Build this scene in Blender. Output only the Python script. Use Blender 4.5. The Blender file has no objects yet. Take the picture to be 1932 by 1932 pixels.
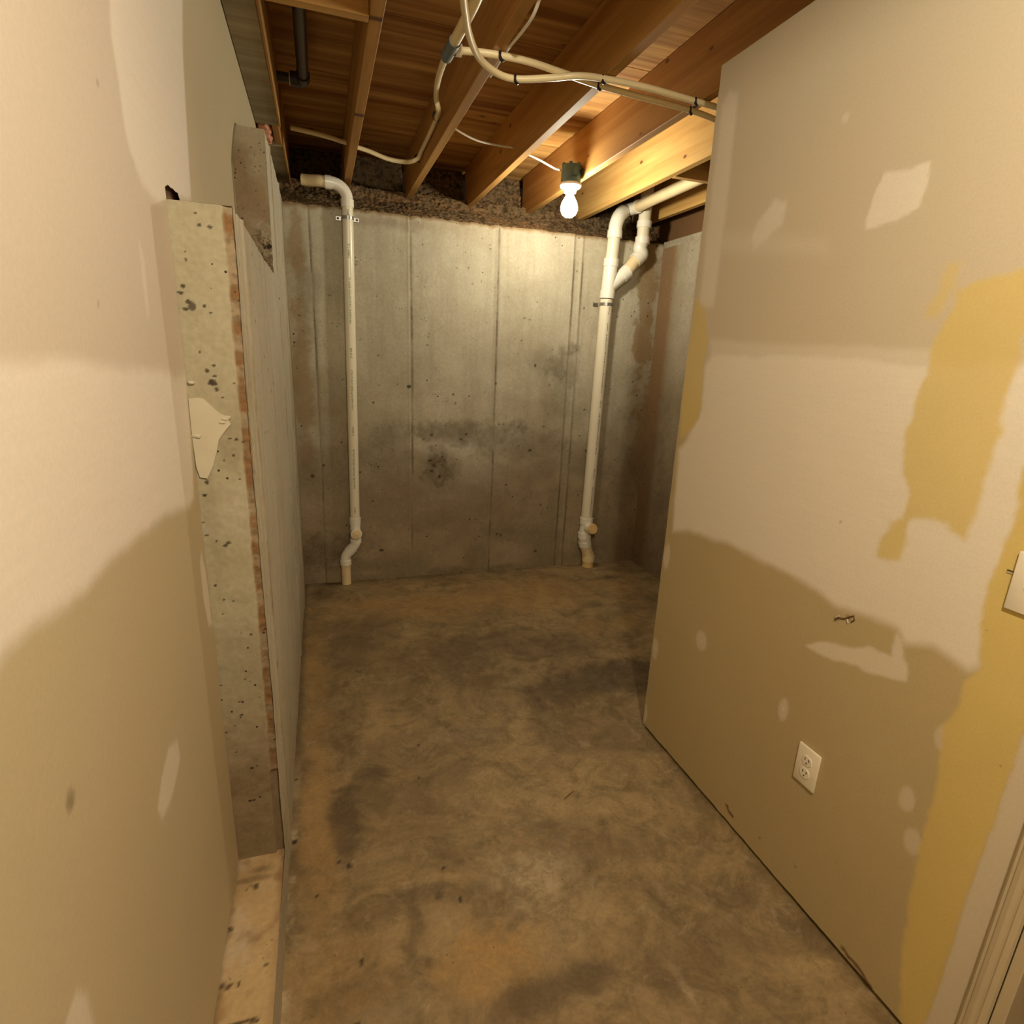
import bpy, bmesh, math, random
import numpy as np
from mathutils import Vector, Matrix

# ------------------------------------------------------------------ camera, world, lights, exposure
SC = bpy.context.scene
COL = SC.collection
CAM = np.array([0.0, 0.0, 1.5])
PITCH, YAW, ROLL, FPX, IMG = -0.2702, 0.3288, 0.0434, 1067.0, 1932.0
_fw = np.array([math.sin(YAW) * math.cos(PITCH), math.cos(YAW) * math.cos(PITCH), math.sin(PITCH)])
_r = np.array([math.cos(YAW), -math.sin(YAW), 0.0])
_u = np.cross(_r, _fw)
R2 = _r * math.cos(ROLL) + _u * math.sin(ROLL)
U2 = -_r * math.sin(ROLL) + _u * math.cos(ROLL)

cd = bpy.data.cameras.new('camera')
cd.sensor_width = 36.0
cd.lens = 36.0 * FPX / IMG
cd.clip_start = 0.02
cam = bpy.data.objects.new('camera', cd)
COL.objects.link(cam)
cam.matrix_world = Matrix(((R2[0], U2[0], -_fw[0], CAM[0]), (R2[1], U2[1], -_fw[1], CAM[1]),
                           (R2[2], U2[2], -_fw[2], CAM[2]), (0, 0, 0, 1)))
SC.camera = cam
SC.view_settings.view_transform = 'Standard'
SC.view_settings.look = 'None'
SC.view_settings.exposure = 0.0
SC.view_settings.gamma = 1.0
SC.view_settings.use_curve_mapping = False
SC.cycles.use_denoising = True
SC.cycles.max_bounces = 8
SC.cycles.diffuse_bounces = 6
SC.cycles.sample_clamp_indirect = 4.0

world = bpy.data.worlds.new('world')
SC.world = world
world.use_nodes = True
world.node_tree.nodes['Background'].inputs[0].default_value = (1.0, 0.75, 0.5, 1)
world.node_tree.nodes['Background'].inputs[1].default_value = 0.01

BULB_STRENGTH = 350.0
LIGHT_RGB = (1.0, 0.925, 0.73)
# second bare bulb of the same room, in the joist bay above and behind the camera, out of the frame
ld = bpy.data.lights.new('room_bulb_light', 'POINT')
ld.energy = 98.0
ld.color = (1.0, 0.925, 0.73)
ld.shadow_soft_size = 0.045
lo = bpy.data.objects.new('room_bulb_light', ld)
lo.location = (0.385, -0.1, 2.408)
COL.objects.link(lo)


def at(u, v, ax, val):
    """point where the sight line of photo pixel (u, v) meets the plane axis ax = val"""
    d = _fw + R2 * (u - 966.0) / FPX - U2 * (v - 966.0) / FPX
    return CAM + d * (val - CAM[ax]) / d[ax]


# ------------------------------------------------------------------ main dimensions (metres)
XR, DR, H = 1.238, 1.783, 2.405          # right partition face, its far end, joist underside
XD, XC = -0.270, -0.154                  # left drywall face, left concrete face
D1, D2, D3 = 1.382, 2.556, 3.644         # steps of the left foundation, far wall
Z0, H1, H2 = 0.146, 1.766, 2.262         # their heights
XF = 2.233                               # right concrete face
ZC = 2.640                               # subfloor underside
YB = -1.6                                # wall behind the camera
YRIM = 4.05
rng = np.random.default_rng(7)
random.seed(7)


# ------------------------------------------------------------------ numpy noise
def _hash(ix, iy, s):
    n = (ix.astype(np.int64) * 374761393 + iy.astype(np.int64) * 668265263 + s * 1274126177) & 0x7fffffff
    n = ((n ^ (n >> 13)) * 1103515245) & 0x7fffffff
    n = (n ^ (n >> 16)) & 0xffff
    return n / 65535.0


def vnoise(x, y, s=0):
    ix, iy = np.floor(x), np.floor(y)
    fx, fy = x - ix, y - iy
    fx = fx * fx * (3 - 2 * fx)
    fy = fy * fy * (3 - 2 * fy)
    a, b = _hash(ix, iy, s), _hash(ix + 1, iy, s)
    c, d = _hash(ix, iy + 1, s), _hash(ix + 1, iy + 1, s)
    return (a + (b - a) * fx) * (1 - fy) + (c + (d - c) * fx) * fy


def fbm(x, y, f, s=0, o=4):
    t, amp, n = 0.0, 0.5, 0.0
    for i in range(o):
        t = t + amp * vnoise(x * f, y * f, s + i * 17)
        n += amp
        f *= 2.03
        amp *= 0.5
    return t / n


def sstep(a, b, x):
    t = np.clip((x - a) / (b - a), 0, 1)
    return t * t * (3 - 2 * t)


def poly_sd(px, py, poly):
    """signed distance to a polygon, positive inside"""
    d = np.full(px.shape, 1e9)
    ins = np.zeros(px.shape, bool)
    n = len(poly)
    for i in range(n):
        ax, ay = poly[i]
        bx, by = poly[(i + 1) % n]
        ex, ey = bx - ax, by - ay
        t = np.clip(((px - ax) * ex + (py - ay) * ey) / (ex * ex + ey * ey + 1e-12), 0, 1)
        d = np.minimum(d, np.hypot(px - ax - t * ex, py - ay - t * ey))
        if abs(ey) > 1e-12:
            c = ((ay > py) != (by > py)) & (px < ex * (py - ay) / ey + ax)
            ins ^= c
    return np.where(ins, d, -d)


def pmask(px, py, poly, feather=0.01, wob=0.01, freq=25, s=3, strength=1.0):
    sd = poly_sd(px, py, poly) + (fbm(px, py, freq, s) - 0.5) * 2 * wob
    return strength * sstep(-feather, feather, sd)


# ------------------------------------------------------------------ mesh helpers
def grid_mesh(xs, ys, fn, masks=None, attr='mask'):
    """xs, ys 1-D; fn(A, B) -> (X, Y, Z) arrays; masks(A, B) -> list of 4 arrays. returns dict of arrays"""
    A, B = np.meshgrid(xs, ys, indexing='xy')
    X, Y, Z = fn(A, B)
    co = np.stack([X, Y, Z], -1).reshape(-1, 3)
    nx, ny = len(xs), len(ys)
    i = np.arange(nx - 1)[None, :] + nx * np.arange(ny - 1)[:, None]
    q = np.stack([i, i + 1, i + 1 + nx, i + nx], -1).reshape(-1, 4)
    m = None
    if masks is not None:
        m = np.stack([np.broadcast_to(k, A.shape) for k in masks(A, B)], -1).reshape(-1, 4)
    return co, q, m


def build_quads(name, patches, mat, parent=None, flip=False, smooth=True):
    cos, qs, ms, n = [], [], [], 0
    for co, q, m in patches:
        cos.append(co)
        qs.append(q + n)
        ms.append(m if m is not None else np.zeros((len(co), 4)))
        n += len(co)
    co = np.concatenate(cos)
    q = np.concatenate(qs)
    m = np.concatenate(ms)
    if flip:
        q = q[:, ::-1]
    me = bpy.data.meshes.new(name)
    me.vertices.add(len(co))
    me.vertices.foreach_set('co', co.astype(np.float32).ravel())
    me.loops.add(len(q) * 4)
    me.loops.foreach_set('vertex_index', np.ascontiguousarray(q).astype(np.int32).ravel())
    me.polygons.add(len(q))
    me.polygons.foreach_set('loop_start', (np.arange(len(q)) * 4).astype(np.int32))
    me.update(calc_edges=True)
    me.polygons.foreach_set('use_smooth', np.full(len(q), smooth))
    a = me.attributes.new('mask', 'FLOAT_COLOR', 'POINT')
    a.data.foreach_set('color', m.astype(np.float32).ravel())
    me.validate()
    me.materials.append(mat)
    return link(name, me, parent)


def link(name, me, parent=None):
    o = bpy.data.objects.new(name, me)
    COL.objects.link(o)
    if parent is not None:
        o.parent = parent
    return o


def finish(name, bm, mat, parent=None, smooth=False, angle=40, loc=None):
    me = bpy.data.meshes.new(name)
    bmesh.ops.recalc_face_normals(bm, faces=bm.faces)
    if loc is not None:
        bmesh.ops.translate(bm, verts=bm.verts, vec=-Vector(loc))
    bm.to_mesh(me)
    bm.free()
    for mm in (mat if isinstance(mat, (list, tuple)) else [mat]):
        me.materials.append(mm)
    if smooth:
        me.polygons.foreach_set('use_smooth', np.full(len(me.polygons), True))
        try:
            me.set_sharp_from_angle(angle=math.radians(angle))
        except Exception:
            pass
    o = link(name, me, parent)
    if loc is not None:
        p = Vector(loc)
        if parent is not None:
            p = p - parent.matrix_world.translation if parent.parent else p - parent.location
        o.location = p
    return o


def add_box(bm, lo, hi, bevel=0.0, seg=1):
    r = bmesh.ops.create_cube(bm, size=1.0)
    vs = r['verts']
    c = [(lo[i] + hi[i]) / 2 for i in range(3)]
    s = [max(hi[i] - lo[i], 1e-5) for i in range(3)]
    for v in vs:
        v.co = Vector((v.co.x * s[0] + c[0], v.co.y * s[1] + c[1], v.co.z * s[2] + c[2]))
    if bevel > 0:
        es = set()
        for v in vs:
            es.update(v.link_edges)
        bmesh.ops.bevel(bm, geom=list(es), offset=bevel, segments=seg, affect='EDGES', profile=0.5)


def catmull(pts, n=8):
    P = [np.array(p, float) for p in pts]
    P = [2 * P[0] - P[1]] + P + [2 * P[-1] - P[-2]]
    out = []
    for i in range(1, len(P) - 2):
        for k in range(n):
            t = k / n
            a, b, c, d = P[i - 1], P[i], P[i + 1], P[i + 2]
            out.append(0.5 * (2 * b + (c - a) * t + (2 * a - 5 * b + 4 * c - d) * t * t + (3 * b - a - 3 * c + d) * t ** 3))
    out.append(P[-2])
    return out


def add_tube(bm, pts, rad, seg=14, cap=True, smooth_n=0, flat=1.0):
    if smooth_n:
        pts = catmull(pts, smooth_n)
    P = [Vector(p) for p in pts]
    n = len(P)
    rads = rad if isinstance(rad, (list, tuple)) else [rad] * n
    T = []
    for i in range(n):
        a, b = P[max(i - 1, 0)], P[min(i + 1, n - 1)]
        T.append((b - a).normalized())
    up = Vector((0, 0, 1)) if abs(T[0].z) < 0.9 else Vector((1, 0, 0))
    N = (up - T[0] * up.dot(T[0])).normalized()
    rings = []
    for i in range(n):
        N = (N - T[i] * N.dot(T[i])).normalized()
        B = T[i].cross(N)
        rings.append([bm.verts.new(P[i] + rads[i] * (math.cos(2 * math.pi * k / seg) * B + flat * math.sin(2 * math.pi * k / seg) * N))
                      for k in range(seg)])
    for i in range(n - 1):
        for k in range(seg):
            bm.faces.new((rings[i][k], rings[i][(k + 1) % seg], rings[i + 1][(k + 1) % seg], rings[i + 1][k]))
    if cap:
        bm.faces.new(rings[0][::-1])
        bm.faces.new(rings[-1])


def add_lathe(bm, prof, origin, axis=(0, 0, 1), seg=32):
    """prof: (radius, height) list along axis"""
    ax = Vector(axis).normalized()
    q = Vector((0, 0, 1)).rotation_difference(ax)
    o = Vector(origin)
    rings = []
    for r, h in prof:
        if r < 1e-6:
            rings.append([bm.verts.new(o + q @ Vector((0, 0, h)))])
        else:
            rings.append([bm.verts.new(o + q @ Vector((r * math.cos(2 * math.pi * k / seg), r * math.sin(2 * math.pi * k / seg), h)))
                          for k in range(seg)])
    for a, b in zip(rings[:-1], rings[1:]):
        for k in range(seg):
            f = [a[k % len(a)], a[(k + 1) % len(a)], b[(k + 1) % len(b)], b[k % len(b)]]
            f2 = []
            for v in f:
                if v not in f2:
                    f2.append(v)
            if len(f2) >= 3:
                try:
                    bm.faces.new(f2)
                except ValueError:
                    pass


def empty(name, loc, label, cat, group=None):
    o = bpy.data.objects.new(name, None)
    o.location = loc
    o.empty_display_size = 0.05
    COL.objects.link(o)
    tag(o, label, cat, group)
    return o


def tag(o, label, cat, group=None):
    o['label'] = label
    o['category'] = cat
    if group:
        o['group'] = group
    return o


def struct(o, label=None):
    o['kind'] = 'structure'
    if label:
        o['label'] = label
    return o


def part(name, bm, mat, parent, smooth=False, angle=40, label=None, stuff=False):
    me_o = finish(name, bm, mat, None, smooth, angle)
    me_o.parent = parent
    p = Vector((0, 0, 0))
    q = parent
    while q is not None:
        p += Vector(q.location)
        q = q.parent
    me_o.data.transform(Matrix.Translation(-p))
    if label:
        me_o['label'] = label
    if stuff:
        me_o['kind'] = 'stuff'
    return me_o


# ------------------------------------------------------------------ materials
class NT:
    def __init__(s, name):
        s.m = bpy.data.materials.new(name)
        s.m.use_nodes = True
        s.t = s.m.node_tree
        s.b = s.t.nodes['Principled BSDF']

    def n(s, typ, **kw):
        nd = s.t.nodes.new(typ)
        for k, v in kw.items():
            if k in nd.inputs:
                nd.inputs[k].default_value = v
            else:
                setattr(nd, k, v)
        return nd

    def l(s, a, b):
        s.t.links.new(a, b)

    def noise(s, vec, scale, detail=4, rough=0.55, dist=0.0):
        nd = s.n('ShaderNodeTexNoise')
        nd.inputs['Scale'].default_value = scale
        nd.inputs['Detail'].default_value = detail
        nd.inputs['Roughness'].default_value = rough
        nd.inputs['Distortion'].default_value = dist
        if vec is not None:
            s.l(vec, nd.inputs['Vector'])
        return nd.outputs[0]

    def ramp(s, fac, stops):
        r = s.n('ShaderNodeValToRGB')
        e = r.color_ramp.elements
        while len(e) < len(stops):
            e.new(0.5)
        for k, (p, c) in enumerate(stops):
            e[k].position = p
            e[k].color = (*c, 1) if len(c) == 3 else c
        s.l(fac, r.inputs[0])
        return r.outputs[0]

    def mix(s, fac, a, b, mode='MIX'):
        m = s.n('ShaderNodeMix', data_type='RGBA', blend_type=mode)
        for sock, val in ((m.inputs[0], fac), (m.inputs[6], a), (m.inputs[7], b)):
            if hasattr(val, 'links'):
                s.l(val, sock)
            elif isinstance(val, (tuple, list)):
                sock.default_value = (*val, 1)
            else:
                sock.default_value = val
        return m.outputs[2]

    def math(s, op, a, b=0.0, c=0.0):
        m = s.n('ShaderNodeMath', operation=op)
        for k, val in enumerate((a, b, c)):
            if hasattr(val, 'links'):
                s.l(val, m.inputs[k])
            else:
                m.inputs[k].default_value = val
        return m.outputs[0]

    def bump(s, hgt, strength=0.3, dist=0.01):
        b = s.n('ShaderNodeBump')
        b.inputs['Strength'].default_value = strength
        b.inputs['Distance'].default_value = dist
        s.l(hgt, b.inputs['Height'])
        s.l(b.outputs[0], s.b.inputs['Normal'])

    def obj(s, scale=(1, 1, 1), rnd=False, rot=(0, 0, 0)):
        tc = s.n('ShaderNodeTexCoord')
        mp = s.n('ShaderNodeMapping')
        mp.inputs['Scale'].default_value = scale
        mp.inputs['Rotation'].default_value = rot
        s.l(tc.outputs['Object'], mp.inputs['Vector'])
        if not rnd:
            return mp.outputs[0]
        oi = s.n('ShaderNodeObjectInfo')
        ad = s.n('ShaderNodeVectorMath', operation='ADD')
        mu = s.math('MULTIPLY', oi.outputs['Random'], 37.0)
        cb = s.n('ShaderNodeCombineXYZ')
        for k in range(3):
            s.l(mu, cb.inputs[k])
        s.l(mp.outputs[0], ad.inputs[0])
        s.l(cb.outputs[0], ad.inputs[1])
        return ad.outputs[0]

    def masks(s):
        a = s.n('ShaderNodeAttribute', attribute_name='mask')
        sp = s.n('ShaderNodeSeparateColor')
        s.l(a.outputs['Color'], sp.inputs[0])
        return sp.outputs[0], sp.outputs[1], sp.outputs[2], a.outputs['Alpha']

    def done(s, col, rough=0.8, spec=0.3):
        if hasattr(col, 'links'):
            s.l(col, s.b.inputs['Base Color'])
        else:
            s.b.inputs['Base Color'].default_value = (*col, 1)
        if hasattr(rough, 'links'):
            s.l(rough, s.b.inputs['Roughness'])
        else:
            s.b.inputs['Roughness'].default_value = rough
        s.b.inputs['Specular IOR Level'].default_value = spec
        return s.m


def plain(name, col, rough=0.5, spec=0.4, metal=0.0, var=0.12, scale=30, bump=0.0):
    t = NT(name)
    v = t.obj()
    n = t.noise(v, scale, 4)
    c = t.mix(n, tuple(k * (1 - var) for k in col), tuple(min(k * (1 + var), 1) for k in col))
    t.b.inputs['Metallic'].default_value = metal
    if bump:
        t.bump(t.noise(v, scale * 4, 3), bump, 0.002)
    return t.done(c, rough, spec)


def mat_drywall(name, paper, skim_and_lit, comp, paint):
    t = NT(name)
    v = t.obj()
    r, g, b, a = t.masks()
    big = t.noise(v, 2.5, 3)
    fine = t.noise(v, 180, 3, 0.6)
    base = t.mix(big, tuple(k * 0.93 for k in paper), tuple(k * 1.05 for k in paper))
    c = t.mix(b, base, skim_and_lit)
    brush = t.noise(t.obj((8, 3, 40)), 3, 4)
    cc = t.mix(brush, tuple(k * 0.95 for k in comp), tuple(k * 1.03 for k in comp))
    c = t.mix(r, c, cc)
    pc = t.mix(t.noise(v, 5, 4), tuple(k * 0.9 for k in paint), tuple(min(1, k * 1.08) for k in paint))
    c = t.mix(g, c, pc)
    c = t.mix(a, c, (0.09, 0.05, 0.025))
    sp = t.n('ShaderNodeTexVoronoi')
    sp.inputs['Scale'].default_value = 7.0
    t.l(v, sp.inputs['Vector'])
    spot = t.math('LESS_THAN', sp.outputs['Distance'], 0.018)
    c = t.mix(t.math('MULTIPLY', spot, 0.45), c, (0.22, 0.16, 0.09))
    c = t.mix(0.10, c, t.ramp(fine, [(0.3, (0.3, 0.3, 0.3)), (0.7, (1, 1, 1))]), 'MULTIPLY')
    hgt = t.math('ADD', t.math('MULTIPLY', fine, 0.05), t.math('ADD', t.math('MULTIPLY', r, 0.35), t.math('MULTIPLY', g, 0.15)))
    t.bump(hgt, 0.35, 0.004)
    return t.done(c, 0.62, 0.25)


def mat_concrete(name, light, dark, stain_and_shade=(0.16, 0.11, 0.06), rust=(0.22, 0.12, 0.05), pale=(0.5, 0.46, 0.38), pits=1.0, streak=True):
    t = NT(name)
    v = t.obj()
    r, g, b, a = t.masks()
    n1 = t.noise(v, 1.8, 5, 0.6, 0.4)
    n2 = t.noise(v, 9, 6, 0.65)
    n3 = t.noise(v, 70, 4, 0.6)
    c = t.mix(t.ramp(n1, [(0.35, (0, 0, 0)), (0.68, (1, 1, 1))]), dark, light)
    c = t.mix(t.math('MULTIPLY', t.ramp(n2, [(0.45, (0, 0, 0)), (0.72, (1, 1, 1))]), 0.35), c, dark)
    if streak:
        st = t.noise(t.obj((9, 9, 0.8)), 2.5, 4)
        c = t.mix(t.math('MULTIPLY', t.ramp(st, [(0.48, (0, 0, 0)), (0.75, (1, 1, 1))]), 0.35), c, tuple(k * 0.75 for k in dark))
    n4 = t.noise(v, 26, 6, 0.7, 0.8)
    mott = t.ramp(n4, [(0.40, (0, 0, 0)), (0.62, (1, 1, 1))])
    r = t.math('MULTIPLY', r, t.math('ADD', 0.80, t.math('MULTIPLY', mott, 0.30)))
    b = t.math('MULTIPLY', b, t.math('ADD', 0.45, t.math('MULTIPLY', mott, 0.7)))
    c = t.mix(t.math('MULTIPLY', t.math('SUBTRACT', 1.0, mott), 0.10), c, dark)
    c = t.mix(b, c, pale)
    c = t.mix(g, c, rust)
    c = t.mix(r, c, stain_and_shade)
    c = t.mix(0.22, c, t.ramp(n3, [(0.3, (0.35, 0.33, 0.3)), (0.65, (1, 1, 1))]), 'MULTIPLY')
    # small bug holes
    hs = []
    for sc, th in ((22.0, 0.11), (48.0, 0.13)):
        vo = t.n('ShaderNodeTexVoronoi')
        vo.inputs['Scale'].default_value = sc
        t.l(v, vo.inputs['Vector'])
        sel = t.math('GREATER_THAN', t.noise(v, sc * 0.16, 2), 0.60 if sc < 30 else 0.62)
        hs.append(t.math('MULTIPLY', t.math('LESS_THAN', vo.outputs['Distance'], th), sel))
    hole = t.math('MULTIPLY', t.math('MAXIMUM', hs[0], hs[1]), pits)
    hole = t.math('MAXIMUM', hole, a)
    c = t.mix(t.math('MULTIPLY', hole, 0.93), c, (0.026, 0.016, 0.008))
    hgt = t.math('SUBTRACT', t.math('ADD', t.math('MULTIPLY', n3, 0.22), t.math('MULTIPLY', n2, 0.4)), t.math('MULTIPLY', hole, 0.9))
    t.bump(hgt, 0.5, 0.006)
    return t.done(c, 0.88, 0.2)


def mat_floor():
    t = NT('floor_concrete')
    v = t.obj()
    r, g, b, a = t.masks()
    n1 = t.noise(v, 2.0, 7, 0.66, 1.4)
    n2 = t.noise(v, 6.5, 7, 0.72, 0.9)
    n3 = t.noise(v, 90, 4, 0.6)
    c = t.mix(t.ramp(n1, [(0.40, (0, 0, 0)), (0.60, (1, 1, 1))]), FLOOR_DARK, FLOOR_LIGHT)
    c = t.mix(t.math('MULTIPLY', t.ramp(n2, [(0.46, (0, 0, 0)), (0.66, (1, 1, 1))]), 0.75), c, tuple(k * 0.6 for k in FLOOR_DARK))
    pl = t.noise(v, 11, 5, 0.7, 1.0)
    c = t.mix(t.math('MULTIPLY', t.ramp(pl, [(0.55, (0, 0, 0)), (0.68, (1, 1, 1))]), 0.40), c, FLOOR_PALE)
    n4 = t.noise(v, 24, 6, 0.7, 0.8)
    mott = t.ramp(n4, [(0.40, (0, 0, 0)), (0.62, (1, 1, 1))])
    c = t.mix(t.math('MULTIPLY', t.math('SUBTRACT', 1.0, mott), 0.30), c, tuple(k * 0.7 for k in FLOOR_DARK))
    r = t.math('MULTIPLY', r, t.math('ADD', 0.78, t.math('MULTIPLY', mott, 0.35)))
    g = t.math('MULTIPLY', g, t.math('ADD', 0.55, t.math('MULTIPLY', mott, 0.5)))
    b = t.math('MULTIPLY', b, t.math('ADD', 0.35, t.math('MULTIPLY', mott, 0.8)))
    c = t.mix(g, c, FLOOR_RUST)
    c = t.mix(b, c, FLOOR_PALE)
    c = t.mix(r, c, FLOOR_STAIN)
    c = t.mix(0.25, c, t.ramp(n3, [(0.3, (0.35, 0.33, 0.3)), (0.65, (1, 1, 1))]), 'MULTIPLY')
    vo = t.n('ShaderNodeTexVoronoi')
    vo.inputs['Scale'].default_value = 30.0
    t.l(v, vo.inputs['Vector'])
    sp = t.math('MULTIPLY', t.math('LESS_THAN', vo.outputs['Distance'], 0.075), t.math('GREATER_THAN', t.noise(v, 4, 3), 0.56))
    c = t.mix(t.math('MULTIPLY', sp, 0.6), c, (0.06, 0.038, 0.018))
    c = t.mix(t.math('MULTIPLY', a, 0.95), c, (0.018, 0.011, 0.006))
    hgt = t.math('ADD', t.math('MULTIPLY', n3, 0.15), t.math('MULTIPLY', n2, 0.5))
    t.bump(hgt, 0.35, 0.005)
    rg = t.ramp(n2, [(0.35, (0.5, 0.5, 0.5)), (0.7, (0.75, 0.75, 0.75))])
    return t.done(c, rg, 0.3)


def mat_wood(name, light, dark, grain_axis=1, knots=True, knot_col=(0.075, 0.028, 0.010), amt=1.0, flat_axis=0, spec=0.25):
    t = NT(name)
    sc = [14.0, 14.0, 14.0]
    sc[grain_axis] = 0.7
    v = t.obj(tuple(sc), True)
    g1 = t.noise(v, 1.0, 5, 0.6, 0.6)
    sc2 = [60.0, 60.0, 60.0]
    sc2[grain_axis] = 2.0
    g2 = t.noise(t.obj(tuple(sc2), True), 1.0, 3)
    c = t.mix(t.ramp(g1, [(0.34, (0, 0, 0)), (0.68, (1, 1, 1))]), dark, light)
    c = t.mix(0.25, c, t.ramp(g2, [(0.3, (0.5, 0.45, 0.38)), (0.62, (1, 1, 1))]), 'MULTIPLY')
    if knots:
        k = [8.5, 8.5, 8.5]
        k[grain_axis] = 4.2
        k[flat_axis] = 0.02
        vo = t.n('ShaderNodeTexVoronoi')
        vo.inputs['Scale'].default_value = 1.0
        t.l(t.obj(tuple(k), True), vo.inputs['Vector'])
        kn = t.ramp(vo.outputs['Distance'], [(0.045, (1, 1, 1)), (0.085, (0, 0, 0))])
        halo = t.ramp(vo.outputs['Distance'], [(0.08, (1, 1, 1)), (0.26, (0, 0, 0))])
        c = t.mix(t.math('MULTIPLY', halo, 0.35 * amt), c, dark)
        c = t.mix(t.math('MULTIPLY', kn, 0.9 * amt), c, knot_col)
    t.bump(g2, 0.15, 0.002)
    return t.done(c, 0.65, spec)


M = {}
M['drywall_left'] = mat_drywall('drywall_left', (0.50, 0.425, 0.27), (0.60, 0.525, 0.425), (0.77, 0.705, 0.61), (0.55, 0.40, 0.15))
M['drywall_right'] = mat_drywall('drywall_right', (0.46, 0.37, 0.195), (0.56, 0.49, 0.365), (0.74, 0.675, 0.555), (0.61, 0.47, 0.165))
M['concrete_back'] = mat_concrete('concrete_back', (0.50, 0.455, 0.345), (0.35, 0.31, 0.215), stain_and_shade=(0.125, 0.095, 0.055), rust=(0.27, 0.175, 0.075))
M['concrete_left'] = mat_concrete('concrete_left', (0.57, 0.53, 0.415), (0.47, 0.43, 0.315), rust=(0.30, 0.20, 0.085))
M['concrete_end_shaded'] = mat_concrete('concrete_end_shaded', (0.44, 0.405, 0.285), (0.34, 0.305, 0.20), streak=False)  # darker copy of the foundation concrete, weaker light on the ends put into colour
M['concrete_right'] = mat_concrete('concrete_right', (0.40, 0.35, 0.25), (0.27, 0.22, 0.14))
M['rough_mortar'] = mat_concrete('rough_mortar', (0.42, 0.34, 0.21), (0.30, 0.22, 0.12), streak=False)
M['ledge_concrete'] = mat_concrete('ledge_concrete', (0.50, 0.38, 0.20), (0.42, 0.30, 0.15), streak=False, pits=0.4)
FLOOR_LIGHT, FLOOR_DARK = (0.36, 0.262, 0.125), (0.215, 0.152, 0.074)
FLOOR_STAIN, FLOOR_RUST, FLOOR_PALE = (0.085, 0.058, 0.032), (0.38, 0.235, 0.085), (0.45, 0.36, 0.22)
M['floor'] = mat_floor()
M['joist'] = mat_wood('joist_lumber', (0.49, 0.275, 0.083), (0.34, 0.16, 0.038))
M['joist_lit'] = mat_wood('lit_joist_lumber', (0.62, 0.40, 0.135), (0.46, 0.25, 0.068))  # lighter copy of the joist lumber: bulb light put into the colour
M['block'] = mat_wood('blocking_lumber', (0.58, 0.36, 0.13), (0.44, 0.24, 0.075), 0)
M['old_beam'] = mat_wood('weathered_lumber', (0.42, 0.37, 0.27), (0.27, 0.23, 0.155), 0, knots=False)
M['ply'] = mat_wood('plywood', (0.58, 0.335, 0.108), (0.25, 0.105, 0.028), 0, amt=1.0, flat_axis=2, spec=0.08)
M['rim'] = mat_concrete('rim_fill', (0.20, 0.135, 0.066), (0.12, 0.076, 0.034), stain_and_shade=(0.055, 0.033, 0.015), pale=(0.30, 0.22, 0.13), streak=False)
M['stud'] = plain('dark_stud', (0.17, 0.085, 0.032), 0.8)
M['pvc'] = plain('pvc_white', (0.72, 0.66, 0.50), 0.28, 0.5, var=0.05, scale=6)
M['pvc_fit'] = plain('pvc_fitting_white', (0.76, 0.72, 0.61), 0.25, 0.5, var=0.03, scale=8)
M['pvc_aged'] = plain('pvc_aged', (0.72, 0.58, 0.34), 0.35, 0.45, var=0.12, scale=12)
M['pvc_plug'] = plain('cleanout_plug', (0.66, 0.47, 0.20), 0.4, 0.4, var=0.15, scale=30)
M['print_green'] = plain('pipe_print_green', (0.16, 0.24, 0.10), 0.6)
M['print_black'] = plain('pipe_print_dark', (0.14, 0.10, 0.06), 0.6)
M['strap'] = plain('strap_metal', (0.35, 0.33, 0.30), 0.35, 0.5, metal=0.9)
M['dark_pipe'] = plain('black_pipe', (0.045, 0.036, 0.034), 0.4, 0.4)
M['pex'] = plain('pex_tube', (0.78, 0.66, 0.40), 0.35, 0.4, var=0.06, scale=10)
M['pex_end'] = plain('pex_sleeve', (0.80, 0.74, 0.58), 0.35, 0.4, var=0.05)
M['tee'] = plain('blue_grey_fitting', (0.10, 0.13, 0.15), 0.4, 0.4, var=0.3, scale=60)
M['clip'] = plain('black_clip', (0.015, 0.011, 0.010), 0.45, 0.4)
M['cable'] = plain('cable_white', (0.82, 0.78, 0.68), 0.45, 0.4, var=0.04)
M['box_blue'] = plain('blue_grey_box', (0.075, 0.155, 0.21), 0.5, 0.4, var=0.25, scale=40)
M['porcelain'] = plain('lampholder_white', (0.85, 0.82, 0.76), 0.3, 0.5, var=0.03)
M['plate'] = plain('plate_ivory', (0.78, 0.71, 0.55), 0.3, 0.5, var=0.03)
M['slot'] = plain('slot_dark', (0.05, 0.035, 0.02), 0.6)
M['screw'] = plain('screw_metal', (0.45, 0.40, 0.30), 0.35, 0.5, metal=0.8)
M['pink'] = plain('pink_insulation', (0.62, 0.30, 0.20), 0.95, 0.1, var=0.25, scale=50)
M['casing'] = plain('casing_paint', (0.50, 0.42, 0.27), 0.45, 0.4, var=0.06, scale=12)
M['carpet'] = plain('carpet_dark', (0.055, 0.030, 0.014), 0.95, 0.1, var=0.4, scale=300, bump=0.5)
M['plaster'] = plain('plaster_smear', (0.48, 0.44, 0.325), 0.7, 0.25, var=0.1, scale=25)
M['twig'] = plain('twig_bark', (0.12, 0.06, 0.02), 0.8)
M['room'] = plain('room_drywall', (0.52, 0.44, 0.30), 0.8, 0.2, var=0.04, scale=3)
bm_t = NT('bulb_glow')
em = bm_t.n('ShaderNodeEmission')
em.inputs[0].default_value = (*LIGHT_RGB, 1)
em.inputs[1].default_value = BULB_STRENGTH
bm_t.l(em.outputs[0], bm_t.t.nodes['Material Output'].inputs[0])
M['bulb'] = bm_t.m


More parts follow.
